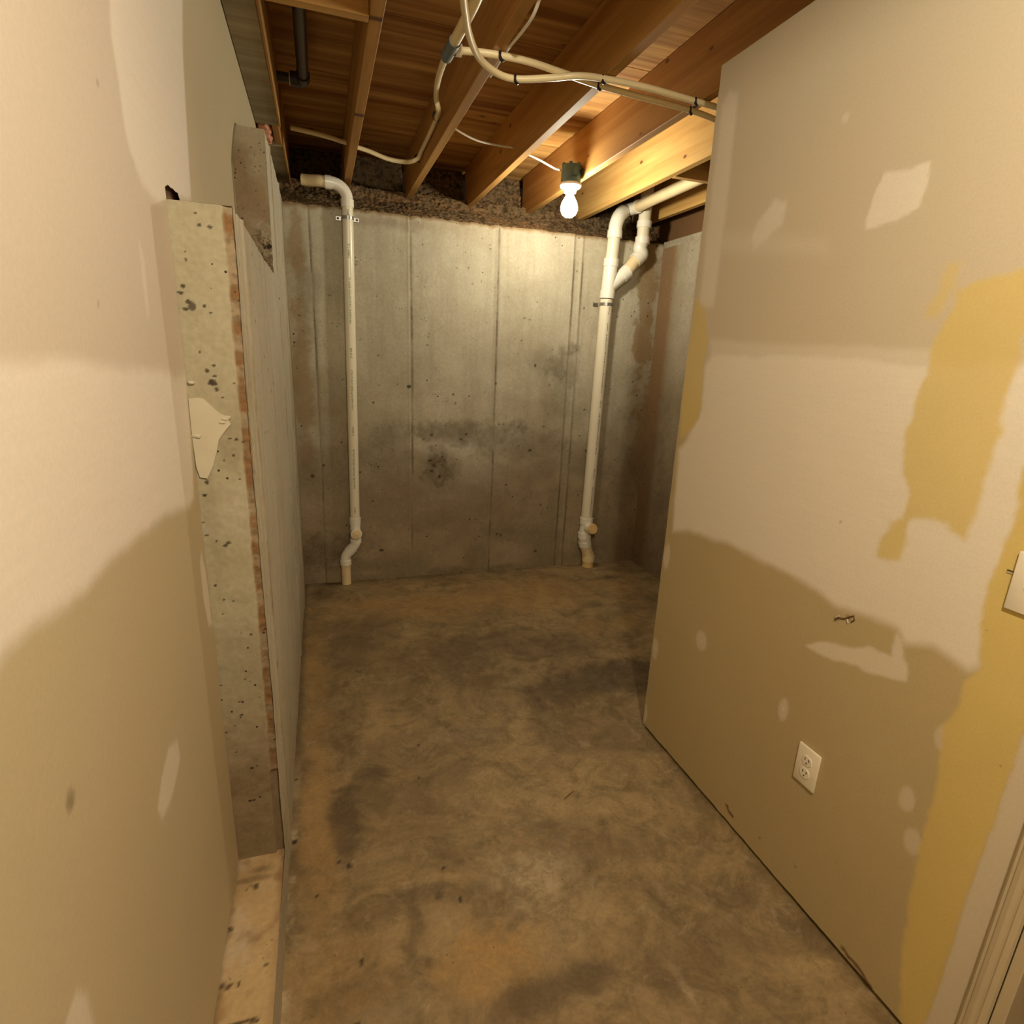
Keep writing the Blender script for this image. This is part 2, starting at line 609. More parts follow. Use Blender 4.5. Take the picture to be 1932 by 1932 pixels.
def px_poly(pts, ax, val, keep):
    out = []
    for u, v in pts:
        p = at(u, v, ax, val)
        out.append((p[keep[0]], p[keep[1]]))
    return out


def blobs(A, B, items, ax, val, keep, s=11):
    """irregular soft spots: (u, v, radius_a, radius_b, strength, softness) placed by photo pixel on a plane"""
    m = np.zeros(A.shape)
    for k, (u, v, ra, rb, st, so) in enumerate(items):
        p = at(u, v, ax, val)
        d = np.hypot((A - p[keep[0]]) / ra, (B - p[keep[1]]) / rb)
        d = d + (fbm(A, B, 7, s + k, 5) - 0.5) * 1.9 + (fbm(A, B, 40, s + k + 50, 3) - 0.5) * 0.9
        m = np.maximum(m, np.minimum(1, st * (.75 + .6 * fbm(A, B, 16, s + k + 90, 4))) * sstep(1 + so * .8, 1 - so, d))
    return m


# ------------------------------------------------------------------ floor
def floor_masks(A, B):
    F = (2, 0.0, (0, 1))
    r = blobs(A, B, [(655, 1540, .05, .13, .7, .45), (700, 1460, .05, .04, .5, .7), (782, 1740, .026, .15, .5, .6), (790, 1685, .07, .02, .5, .5), (775, 1800, .03, .05, .5, .7),
                     (645, 1600, .03, .05, .6, .5), (1080, 1290, .26, .15, .72, .6), (1190, 1270, .2, .13, .75, .6), (960, 1225, .5, .2, .5, .7),
                     (700, 1190, .16, .20, .4, .8), (760, 1260, .25, .2, .35, .9), (620, 1100, .10, .05, .85, .7), (600, 1120, .1, .1, .5, .9),
                     (1140, 1090, .14, .05, .75, .7), (828, 1690, .012, .015, .8, .4), (1050, 1860, .22, .04, .55, .8), (1000, 1890, .10, .04, .6, .7),
                     (640, 1380, .06, .12, .35, .8), (1150, 1620, .2, .12, .25, .9), (1300, 1800, .2, .15, .3, .9), (700, 1900, .12, .08, .35, .9)], *F)
    r = np.maximum(r, 0.75 * sstep(0.07, 0.0, np.abs(B - 3.65)) * fbm(A, B, 8, 5))
    r = np.maximum(r, 0.7 * sstep(0.035, 0.0, np.abs(A - XC)) * sstep(1.2, 2.2, B))
    g = blobs(A, B, [(940, 1800, .13, .09, .85, .7), (900, 1130, .9, .22, .6, .7), (1150, 1180, .2, .1, .4, .7), (600, 1500, .05, .5, .6, .8),
                     (590, 1270, .06, .5, .6, .8), (700, 1880, .1, .05, .5, .7), (620, 1850, .1, .1, .35, .9)], *F)
    b = blobs(A, B, [(1010, 1650, .10, .06, .6, .8), (1010, 1700, .12, .1, .35, .9), (870, 1390, .18, .05, .3, .9), (930, 1210, .08, .03, .3, .9),
                     (1290, 1860, .01, .05, .5, .6), (720, 1910, .09, .04, .4, .6), (1090, 1240, .10, .015, .3, .8), (960, 1290, .05, .03, .35, .8)], *F, s=70)
    b = np.maximum(b, 1.0 * sstep(0.022, 0.006, np.abs(A - XC - 0.004)) * sstep(0.45, 0.6, fbm(A, B, 14, 9)) * sstep(2.2, 1.8, B))
    a = np.zeros(A.shape)
    for u, v, rad in ((660, 1634, .007), (641, 1625, .006), (683, 1815, .006), (670, 1936, .008), (868, 1696, .007), (788, 1405, .006), (790, 1467, .005),
                      (555, 1590, .007), (556, 1586, .006), (560, 1470, .006), (880, 1700, .004), (835, 1640, .004), (600, 1690, .004), (860, 1117, .006)):
        p = at(u, v, 2, 0)
        a = np.maximum(a, sstep(1.25, 0.8, np.hypot(A - p[0], B - p[1]) / rad))
    return r, g, b, a


xs = np.arange(XC - 0.2, XF + 0.1, 0.009)
ys = np.concatenate([np.arange(YB - .1, 0.3, 0.05), np.arange(0.3, 3.86, 0.009)])
floor = build_quads('floor', [grid_mesh(xs, ys, lambda A, B: (A, B, (fbm(A, B, 2.2, 1) - .5) * 0.006 + (fbm(A, B, 18, 2) - .5) * 0.002), floor_masks)], M['floor'])
struct(floor, 'stained brown bare concrete floor')
bm = bmesh.new()
add_box(bm, (-1.0, YB - .3, -0.12), (XF + 1.4, 4.4, -0.02))
part('slab_base', bm, M['carpet'], floor)
bm = bmesh.new()
add_box(bm, (XR + 0.045, YB - .1, 0.006), (XF, 0.45, 0.02), 0.004)
carpet = finish('carpet', bm, M['carpet'])
tag(carpet, 'dark brown floor covering beyond the door casing at the lower right', 'carpet')

# ------------------------------------------------------------------ far concrete wall
def seam(A, c, w, n):
    return np.exp(-((A - c - n) / w) ** 2)


FAR_SEAMS = [(-0.02, .006, -.003), (0.533, .009, .004), (1.075, .009, .004), (1.585, .008, .003), (1.642, .008, .003)]


def far_fn(A, B):
    wob = (fbm(A * 0 + 3.3, B, 1.3, 4) - .5) * 0.02
    dy = np.zeros(A.shape)
    for c, w, h in FAR_SEAMS:
        amp = 0.6 + 0.8 * fbm(A * 0 + c * 9, B, 9, 8)
        dy -= h * amp * seam(A, c, w, wob)
    dy += (fbm(A, B, 2, 6) - .5) * .006 + (fbm(A, B, 25, 7) - .5) * .0015
    dy += 0.004 * (A > 0.533) - 0.003 * (A > 1.075) + 0.006 * ((A > 1.592) & (A < 1.636))
    dy += 0.012 * sstep(H2 - 0.012, H2, B + (fbm(A, B, 40, 31) - .5) * .012)
    lean = (A - 0.8) * -0.02 + 0.012
    zz = B + (fbm(A, A * 0, 26, 12) - .5) * .016 * sstep(H2 - .1, H2, B)
    return A, D3 + lean + dy, zz


def far_masks(A, B):
    F = (1, D3, (0, 2))
    r = np.zeros(A.shape)
    wob = (fbm(A * 0 + 3.3, B, 1.3, 4) - .5) * 0.02
    for c, w, h in FAR_SEAMS:
        r = np.maximum(r, (0.5 + 0.5 * sstep(.35, .65, fbm(A, B, 6, 21))) * seam(A, c + (0.012 if h > 0 else 0), w * 0.9, wob))
    r = np.maximum(r, blobs(A, B, [(1060, 690, .10, .10, .6, .6), (1085, 660, .06, .05, .7, .6), (1050, 740, .10, .16, .4, .9), (830, 890, .15, .12, .8, .6), (960, 1000, .25, .1, .5, .8), (720, 830, .12, .12, .45, .8), (1020, 680, .09, .07, .3, .8), (1075, 700, .05, .12, .45, .7),
                                   (820, 870, .03, .03, .7, .6), (880, 815, .42, .07, .55, .6), (1000, 840, .32, .09, .5, .7), (900, 970, .9, .18, .42, .8), (940, 900, .3, .12, .3, .8), (715, 890, .2, .2, .45, .8),
                                   (640, 900, .2, .3, .35, .9), (620, 1040, .3, .14, .7, .8), (700, 1070, .25, .05, .5, .8), (900, 1075, .6, .03, .55, .8),
                                   (1130, 1030, .25, .12, .5, .8), (1180, 900, .12, .5, .5, .9), (1050, 1050, .25, .06, .4, .8), (735, 420, .2, .03, .3, .8),
                                   (580, 560, .06, .2, .35, .9)], *F))
    g = blobs(A, B, [(1215, 600, .06, .75, .75, .3), (1205, 850, .06, .6, .7, .4), (570, 700, .05, .8, .6, .6), (560, 460, .03, .25, .6, .6),
                     (800, 420, .25, .05, .3, .9), (850, 1060, .9, .05, .35, .9), (620, 950, .2, .5, .3, .9)], *F, s=90)
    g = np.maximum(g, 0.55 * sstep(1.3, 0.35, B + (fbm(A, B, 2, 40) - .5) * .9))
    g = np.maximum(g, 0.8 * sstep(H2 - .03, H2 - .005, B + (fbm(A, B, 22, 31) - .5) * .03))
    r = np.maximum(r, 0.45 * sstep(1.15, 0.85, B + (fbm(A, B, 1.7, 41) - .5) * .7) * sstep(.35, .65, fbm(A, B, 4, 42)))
    b = blobs(A, B, [(760, 815, .05, .03, .7, .6), (850, 845, .30, .05, .75, .6), (900, 895, .14, .12, .6, .8), (840, 945, .28, .06, .7, .7), (750, 962, .22, .05, .65, .7), (740, 972, .10, .025, .6, .6),
                     (1030, 820, .22, .03, .35, .8), (640, 1060, .06, .05, .3, .9)], *F, s=120)
    a = np.zeros(A.shape)
    pts = [(671, 485, 2), (673, 493, 3), (671, 498, 3), (715, 728, 2), (856, 745, 3), (860, 762, 3), (820, 880, 5), (815, 890, 4), (830, 900, 4), (812, 870, 4),
           (870, 830, 4), (880, 820, 3), (815, 822, 4), (936, 724, 2), (955, 915, 3), (1025, 805, 4), (1010, 690, 4), (945, 1010, 5), (938, 1008, 3), (680, 640, 2),
           (772, 730, 4), (1105, 850, 4), (705, 760, 3), (1000, 850, 4), (700, 880, 3), (590, 900, 4), (610, 880, 3), (800, 830, 3), (1010, 1040, 4), (720, 1040, 4), (960, 560, 2), (990, 600, 2)]
    rs = np.random.default_rng(3)
    for k in range(70):
        pts.append((rs.uniform(570, 1180), rs.uniform(400, 1060), rs.uniform(1, 2.6)))
    for k, (u, v, rr) in enumerate(pts):
        p = at(u, v, 1, D3)
        rad = rr * 0.0025
        w = (np.abs(A - p[0]) < .05) & (np.abs(B - p[2]) < .05)
        d = np.hypot((A[w] - p[0]) / (rad * rs.uniform(.8, 1.5)), (B[w] - p[2]) / (rad * rs.uniform(.7, 1.2))) + (fbm(A[w], B[w], 90, k) - .5) * .9
        a[w] = np.maximum(a[w], sstep(1.2, .6, d) * rs.uniform(.5, 1))
    return r, g, b, a


xs = np.arange(XC - 0.03, XF + 0.02, 0.006)
zs = np.append(np.arange(-0.03, H2, 0.007), H2)
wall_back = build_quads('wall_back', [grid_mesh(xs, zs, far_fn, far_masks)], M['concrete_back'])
struct(wall_back, 'poured concrete end wall with vertical form seams and water stains')
# rim between the joists, on top of the end wall: rough brown fill
def rim_patch(A, prof, seed, depth=.045):
    """prof: list of (y, z) along the section"""
    pr = np.array(prof)
    seg = np.concatenate([[0], np.cumsum(np.hypot(*np.diff(pr, axis=0).T))])
    S = np.arange(0, seg[-1], .006)

    def fn(a, s_):
        y = np.interp(s_, seg, pr[:, 0])
        z = np.interp(s_, seg, pr[:, 1])
        d = np.abs(fbm(a, s_, 38, 50 + seed) - .5) * 1.6 * depth + np.abs(fbm(a, s_, 110, 80 + seed, 3) - .5) * depth * 1.3
        return a, y + .02 - d, z + d * .2

    def mk(a, s_):
        dd = fbm(a, s_, 70, 80 + seed, 3)
        r = .75 * sstep(.56, .68, fbm(a, s_, 45, 60 + seed)) + .2 * sstep(.47, .5, dd)
        return (np.clip(r, 0, 1), .6 * sstep(.45, .65, fbm(a, s_, 9, 61 + seed)), .3 * sstep(.60, .75, fbm(a, s_, 90, 62 + seed)), .85 * sstep(.66, .72, fbm(a, s_, 60, 63 + seed)))
    return grid_mesh(A, S, fn, mk)


def rim_piece(x0, x1, k):
    A = np.linspace(x0, x1, max(6, int((x1 - x0) / .007)))
    return build_quads('rim_fill', [rim_patch(A, [(D3 + .27, H + .001), (D3 + .36, H + .07), (D3 + .41, ZC - .002)], k)], M['rim'], wall_back)


sill_fill = build_quads('sill_fill', [rim_patch(np.arange(-.32, XF + .09, .007), [(D3 + .055, H2 - .012), (D3 + .075, H2 + .018), (D3 + .15, H2 + .05), (D3 + .23, H - .03), (D3 + .255, H + .03)], 20, .03)], M['rim'], wall_back)
sill_fill['label'] = 'rough brown fill lying along the top of the end wall'


# ------------------------------------------------------------------ right concrete wall (beyond the partition)
def rw_masks(A, B):
    F = (0, XF, (1, 2))
    r = blobs(A, B, [(1240, 850, .25, .3, .5, .9), (1225, 950, .3, .3, .6, .9), (1210, 800, .05, .05, .6, .7)], *F)
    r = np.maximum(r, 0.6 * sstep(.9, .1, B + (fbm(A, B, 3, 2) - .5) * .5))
    g = 0.8 * sstep(3.42, 3.5, A + (fbm(A, B, 14, 3) - .5) * .03)
    b = 0.3 * sstep(3.45, 3.3, A) * sstep(1.2, 1.8, B)
    return r, g, b, np.zeros(A.shape)


def rw_fn(A, B):
    d = -0.004 * np.exp(-((A - 3.42) / .008) ** 2) + (fbm(A, B, 20, 4) - .5) * .003
    return XF + d + 0 * A, A, B


wall_rr = build_quads('wall_right_rear', [grid_mesh(np.arange(1.2, 3.72, .012), np.append(np.arange(-.03, H2 - .03, .012), H2 - .03), rw_fn, rw_masks)], M['concrete_right'], flip=True)
struct(wall_rr, 'poured concrete side wall behind the end of the right partition')

bm = bmesh.new()
add_box(bm, (XF + .09, 1.3, H2 - .05), (XF + .128, 3.98, ZC - .002), .002)
part('rim_board', bm, M['stud'], wall_rr)
bm = bmesh.new()
add_box(bm, (XF + .006, 1.3, H2 - .032), (XF + .0895, 3.64, H2 + .012), .003)
part('sill_plate', bm, M['old_beam'], wall_rr)

# ------------------------------------------------------------------ left foundation: ledge, low wall, tall wall, one side face
XS = [(1.445, .006), (1.524, .006), (2.143, .005), (2.75, .006), (3.05, .005), (3.30, .006), (0.9, .005)]


def lc_fn(A, B):
    d = np.zeros(A.shape)
    wob = (fbm(A * 0 + 1.7, B, 2, 14) - .5) * .02
    for k, (c, h) in enumerate(XS):
        d += h * (1 if k % 2 else -.7) * np.exp(-((A - c - wob) / .009) ** 2)
    d += (fbm(A, B, 3, 15) - .5) * .006 + (fbm(A, B, 30, 16) - .5) * .002
    return XC + d, A, B


def lc_masks(A, B):
    F = (0, XC, (1, 2))
    wob = (fbm(A * 0 + 1.7, B, 2, 14) - .5) * .02
    g = np.zeros(A.shape)
    for c, h in XS:
        g = np.maximum(g, (.25 + .5 * sstep(.35, .65, fbm(A, B, 7, 23))) * np.exp(-((A - c - wob) / .012) ** 2))
    g = np.maximum(g, .8 * sstep(3.45, 3.66, A + (fbm(A, B, 10, 24) - .5) * .15))
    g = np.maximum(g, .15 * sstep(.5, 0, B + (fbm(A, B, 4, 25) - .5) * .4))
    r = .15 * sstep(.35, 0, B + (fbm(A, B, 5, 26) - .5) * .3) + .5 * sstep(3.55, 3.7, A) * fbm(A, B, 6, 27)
    st = fbm(A * 4, B * .35, 12, 28)
    r = np.maximum(r, .16 * sstep(.6, .75, st))
    b = .45 * sstep(.4, .7, fbm(A * 2, B * .3, 8, 29)) * sstep(.5, .9, B)
    a = .5 * sstep(.79, .83, fbm(A * 2, B * .6, 40, 30))
    return np.clip(r, 0, 1), g, b, a


zlow = np.append(np.arange(-.03, Z0, .008), Z0)
zl1 = np.append(np.arange(-.03, H1, .009), H1)
zl2 = np.append(np.arange(-.03, H2, .009), H2)
ptch = [grid_mesh(np.append(np.arange(YB, D1, .009), D1), zlow, lc_fn, lc_masks),
        grid_mesh(np.append(np.arange(D1, D2, .008), D2), zl1, lc_fn, lc_masks),
        grid_mesh(np.append(np.arange(D2, 3.72, .008), 3.72), zl2, lc_fn, lc_masks)]


def face_patch(y, z0, z1, seed, kind):
    def fn(A, B):
        d = (fbm(A, B, 6, seed) - .5) * .006 + (fbm(A, B, 40, seed + 1) - .5) * .003
        if kind == 'tall':
            hc = sstep(1.98, 1.9, B + (fbm(A, B, 9, seed) - .5) * .1) * sstep(-.235, -.19, A)
            d = d - hc * (fbm(A, B, 55, seed + 3) - .42) * .05
        if kind == 'low':
            st = sstep(XC - .019, XC - .015, A + (fbm(A * 0, B, 30, 9) - .5) * .006) * sstep(.40, .44, B)
            d = np.abs(d) + st * (.001 + .008 * fbm(A, B, 75, 77)) + .012 * sstep(XC - .02, XC - .018, A) * sstep(.42, .40, B)
            return A, y + d, B
        return A, y + d, B

    def mk(A, B):
        F = (1, y, (0, 2))
        rs = np.random.default_rng(seed)
        a = np.zeros(A.shape)
        pts = []
        if kind == 'low':
            pts = [(405, 710, 5), (400, 722, 7), (408, 735, 4), (355, 570, 4), (350, 583, 6), (362, 578, 8), (385, 578, 5), (375, 425, 4), (395, 428, 5), (350, 490, 3), (345, 540, 4),
                   (340, 552, 4), (390, 700, 4), (404, 690, 4), (390, 910, 5), (385, 935, 4), (390, 1010, 4), (430, 1025, 5), (425, 1030, 4), (473, 1198, 3), (406, 1105, 3), (422, 1132, 4),
                   (404, 808, 3), (475, 1450, 3), (485, 1445, 3), (490, 1505, 4), (480, 1510, 4), (472, 1512, 3), (456, 1350, 3), (380, 790, 3), (440, 860, 3), (445, 830, 4), (420, 750, 3)]
            for k in range(45):
                pts.append((rs.uniform(335, 500), rs.uniform(390, 1500), rs.uniform(1.6, 2.6)))
        else:
            for k in range(40):
                pts.append((rs.uniform(430, 500), rs.uniform(250, 480), rs.uniform(1.5, 3)))
        for k, (u, v, rr) in enumerate(pts):
            p = at(u, v, 1, y)
            rad = rr * .0009
            d = np.hypot((A - p[0]) / (rad * rs.uniform(.8, 1.6)), (B - p[2]) / (rad * rs.uniform(.6, 1.2))) + (fbm(A, B, 160, k) - .5) * .9
            a = np.maximum(a, sstep(1.15, .75, d) * rs.uniform(.8, 1))
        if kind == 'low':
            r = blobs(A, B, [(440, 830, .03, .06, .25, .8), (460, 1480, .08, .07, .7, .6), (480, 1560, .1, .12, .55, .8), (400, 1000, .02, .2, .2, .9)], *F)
            r = np.maximum(r, .5 * sstep(1.1, .2, B + (fbm(A, B, 5, seed) - .5) * .5))  # darkens towards the foot: shade painted into the colour mask
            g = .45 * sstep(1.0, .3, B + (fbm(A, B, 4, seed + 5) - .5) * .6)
            st = sstep(XC - .019, XC - .015, A + (fbm(A * 0, B, 30, 9) - .5) * .006) * sstep(.40, .44, B)
            g = np.maximum(g, st * (.5 + .5 * sstep(.35, .6, fbm(A, B, 30, 78))))
            r = np.maximum(r, st * .5 * sstep(.52, .62, fbm(A, B, 80, 79)))
            r = np.maximum(r, .7 * sstep(XC - .02, XC - .018, A) * sstep(.42, .40, B))
            b = .35 * sstep(.5, .7, fbm(A, B, 9, seed + 6)) * sstep(.8, 1.3, B)
        else:
            r = .75 * sstep(1.98, 1.88, B + (fbm(A, B, 14, seed) - .5) * .14) * sstep(.42, .6, fbm(A, B, 30, seed + 2))
            r = np.maximum(r, .6 * blobs(A, B, [(460, 330, .03, .09, .6, .8), (450, 300, .04, .05, .4, .9)], *F))
            g = np.full(A.shape, .35) + .3 * sstep(.45, .65, fbm(A, B, 7, seed + 4))
            b = .9 * sstep(.6, .68, fbm(A, B, 45, seed + 9)) * sstep(2.02, 1.95, B) * sstep(-.215, -.19, A)
            a = np.maximum(a, sstep(.66, .72, fbm(A, B, 60, seed + 8)) * sstep(1.98, 1.88, B))
        return r, g, b, a
    return grid_mesh(np.linspace(XD - .03, XC, 56), np.append(np.arange(z0, z1, .0028), z1), fn, mk)


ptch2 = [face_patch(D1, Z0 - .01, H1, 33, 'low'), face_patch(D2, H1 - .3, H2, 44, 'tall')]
# flat tops of the steps
nomask = lambda A, B: (A * 0 + .1, A * 0 + .2, A * 0, A * 0)
ptch3 = [grid_mesh(np.linspace(XD - .03, XC, 16), np.arange(D1, D2 + .01, .02), lambda A, B: (A, B, H1 + 0 * A), nomask),
         grid_mesh(np.linspace(XD - .03, XC, 16), np.arange(D2, 3.74, .02), lambda A, B: (A, B, H2 + 0 * A), nomask)]
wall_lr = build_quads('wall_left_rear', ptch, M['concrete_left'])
struct(wall_lr, 'stepped poured concrete foundation wall along the left side')
f2 = build_quads('stepped_end_face', ptch2 + ptch3, M['concrete_end_shaded'], wall_lr)


def ledge_masks(A, B):
    F = (2, Z0, (0, 1))
    r = blobs(A, B, [(490, 1640, .03, .012, .7, .7), (470, 1660, .04, .01, .7, .6), (460, 1665, .04, .005, .7, .6)], *F)
    r = np.maximum(r, .6 * sstep(XD + .012, XD, A + (fbm(A, B, 30, 3) - .5) * .02))
    cr = .95 * sstep(.004, .001, np.abs(B - at(480, 1925, 2, Z0)[1] - (fbm(A, B, 40, 5) - .5) * .03)) * (A < XC - .03)
    g = .55 * sstep(.55, .7, fbm(A, B, 14, 6)) + .3 * sstep(XC - .02, XC, A)
    b = .4 * sstep(.5, .7, fbm(A, B, 8, 7))
    a = np.maximum(cr, .8 * sstep(.74, .8, fbm(A, B, 45, 8)))
    return r, g, b, a


ledge = build_quads('ledge_top', [grid_mesh(np.linspace(XD - .03, XC, 30), np.append(np.arange(YB, D1, .006), D1 + .01),
                                           lambda A, B: (A, B, Z0 + (fbm(A, B, 12, 3) - .5) * .006), ledge_masks)], M['ledge_concrete'], wall_lr)
ledge['label'] = 'low tan concrete ledge beside the left drywall'


# dried plaster smear stuck to the low step
pp = [(356, 752), (372, 750), (384, 752), (398, 765), (415, 780), (428, 785), (436, 800), (424, 814), (413, 830), (410, 850), (402, 880), (392, 902), (378, 900), (371, 880), (364, 830)]
bm = bmesh.new()
front = [bm.verts.new(Vector(at(u, v, 1, D1)) + Vector((0, -.0045, 0))) for u, v in pp]
back = [bm.verts.new(Vector(at(u, v, 1, D1)) + Vector((0, .004, 0))) for u, v in pp]
bm.faces.new(front)
for k in range(len(pp)):
    bm.faces.new((front[k], front[(k + 1) % len(pp)], back[(k + 1) % len(pp)], back[k]))
part('plaster_smear', bm, M['plaster'], wall_lr, label='pale dried plaster smear')
for (u, v, s) in ((425, 790, .007), (419, 797, .006), (372, 823, .008), (361, 722, .006), (430, 787, .005)):
    bm = bmesh.new()
    bmesh.ops.create_icosphere(bm, subdivisions=2, radius=s)
    p = at(u, v, 1, D1 - .004)
    for w in bm.verts:
        w.co = Vector((w.co.x * 1.3, w.co.y * .5, w.co.z * .7)) * (.8 + .4 * random.random()) + Vector(p)
    part('plaster_crumb', bm, M['plaster'], wall_lr, True)

# ------------------------------------------------------------------ left drywall
L = lambda pts: px_poly(pts, 0, XD, (1, 2))


def ld_masks(A, B):
    r = pmask(A, B, L([(203, -60), (345, -60), (345, 100), (350, 200), (360, 372), (300, 388), (268, 345), (247, 290), (236, 240), (224, 150), (210, 60)]), .012, .008, 8, 1, .95)
    r = np.maximum(r, pmask(A, B, L([(-500, 690), (100, 682), (200, 690), (300, 702), (352, 705), (366, 940), (350, 956), (310, 972), (235, 1040), (160, 1110), (90, 1170), (0, 1252), (-500, 1650)]), .014, .012, 10, 2, .95))
    r = np.maximum(r, pmask(A, B, L([(335, 1395), (341, 1430), (326, 1500), (308, 1546), (297, 1530), (305, 1470), (318, 1410)]), .006, .004, 30, 3, .55))
    r = np.maximum(r, pmask(A, B, L([(143, 1872), (165, 1872), (178, 1932), (182, 2020), (100, 2020), (125, 1932)]), .006, .004, 30, 4, .55))
    r = np.maximum(r, pmask(A, B, L([(380, 1040), (392, 1100), (400, 1180), (393, 1180), (384, 1130), (377, 1060)]), .004, .003, 40, 5, .7))
    r = np.maximum(r, pmask(A, B, L([(262, 455), (272, 490), (283, 600), (277, 600), (266, 500)]), .006, .003, 20, 6, .45))
    b = pmask(A, B, L([(-500, -60), (215, -60), (250, 300), (300, 372), (322, 372), (340, 560), (362, 690), (362, 712), (-500, 712)]), .015, .01, 8, 7, 1.0)
    a = np.zeros(A.shape)
    for u, v, rad in ((184, 155, .004), (150, 206, .003), (186, 577, .004), (243, 520, .003), (133, 1510, .012), (92, 1301, .003)):
        p = at(u, v, 0, XD)
        a = np.maximum(a, .5 * sstep(1.3, .5, np.hypot(A - p[1], B - p[2]) / rad))
    return r, A * 0, b, a


def ld_fn(A, B):
    torn = (fbm(A * 0 + 5, B, 18, 60) - .5) * .007 + (fbm(A * 0 + 2, B, 70, 61) - .5) * .004
    t = sstep(D1 - .06, D1, A) * (B < H1 + .02) * (A <= D1 + 1e-6)
    return XD + 0 * A, A + torn * t, B


def ld_fn2(A, B):
    fl = .0565 * np.clip((B - 2.13) / (H - 2.13), 0, 1) ** 1.4
    return XD + fl + 0 * A, A, B


def ld_masks2(A, B):
    k = XD / ld_fn2(A, B)[0]           # patch outlines were measured on the flat part of the sheet
    return ld_masks(A * k, CAM[2] + (B - CAM[2]) * k)


za = np.concatenate([np.arange(Z0 - .02, H1, .008), [H1 + .004]])
zb = np.concatenate([np.arange(H1 + .004, H2 + .006, .008), [H2 + .006]])
zc = np.append(np.arange(H2 + .006, H - .002, .008), H - .001)
ya = np.concatenate([np.arange(YB, 0.45, .05), np.arange(.45, D1 - .054, .006), np.linspace(D1 - .054, D1, 12)])
yb = np.concatenate([[D1], np.arange(D1 + .008, D2 - .004, .008), [D2 - .004]])
yc = np.append(np.arange(D2 - .004, 3.7, .01), 3.7)
A1 = grid_mesh(ya, za, ld_fn, ld_masks)
# torn triangular notch where the drywall corner meets the low step
hole = [(D1 - .004, H1 - .01), (D1 - .001, H1 + .022), (1.41, H1 + .031), (1.50, H1 + .036), (1.56, H1 - .01)]
A2 = grid_mesh(ya, zb, ld_fn2, ld_masks2)
A3 = grid_mesh(np.concatenate([np.arange(D1, 1.58, .0025), yb[yb > 1.58]]), np.concatenate([np.arange(H1 + .004, H1 + .05, .0025), zb[zb > H1 + .05]]), ld_fn2, ld_masks2)
cen = A3[0][A3[1]].mean(1)
A3 = (A3[0], A3[1][poly_sd(cen[:, 1], cen[:, 2], hole) < 0], A3[2])
wall_left = build_quads('wall_left', [A1, A2, A3,
                                      grid_mesh(np.concatenate([ya, yb[1:], yc[1:]]), zc, ld_fn2, ld_masks2)], M['drywall_left'])
struct(wall_left, 'left drywall with pale joint compound patches, cut around the concrete steps')
bm = bmesh.new()   # gypsum edge seen at the cuts
add_box(bm, (XD - .0135, 1.565, H1 + .002), (XD - .0005, D2 - .001, H1 + .006))
add_box(bm, (XD - .0135, D2 - .008, H1), (XD + .001, D2 - .003, H2 + .006))
part('cut_edge', bm, M['plaster'], wall_left)
bm = bmesh.new()
add_box(bm, (XD - .06, D1 - .12, H1 - .3), (XD - .012, D1 + .24, H1 + .25), .003)
part('stud', bm, M['stud'], wall_left, label='dark stud behind the torn notch')

# ------------------------------------------------------------------ right partition
Rr = lambda pts: px_poly(pts, 0, XR, (1, 2))


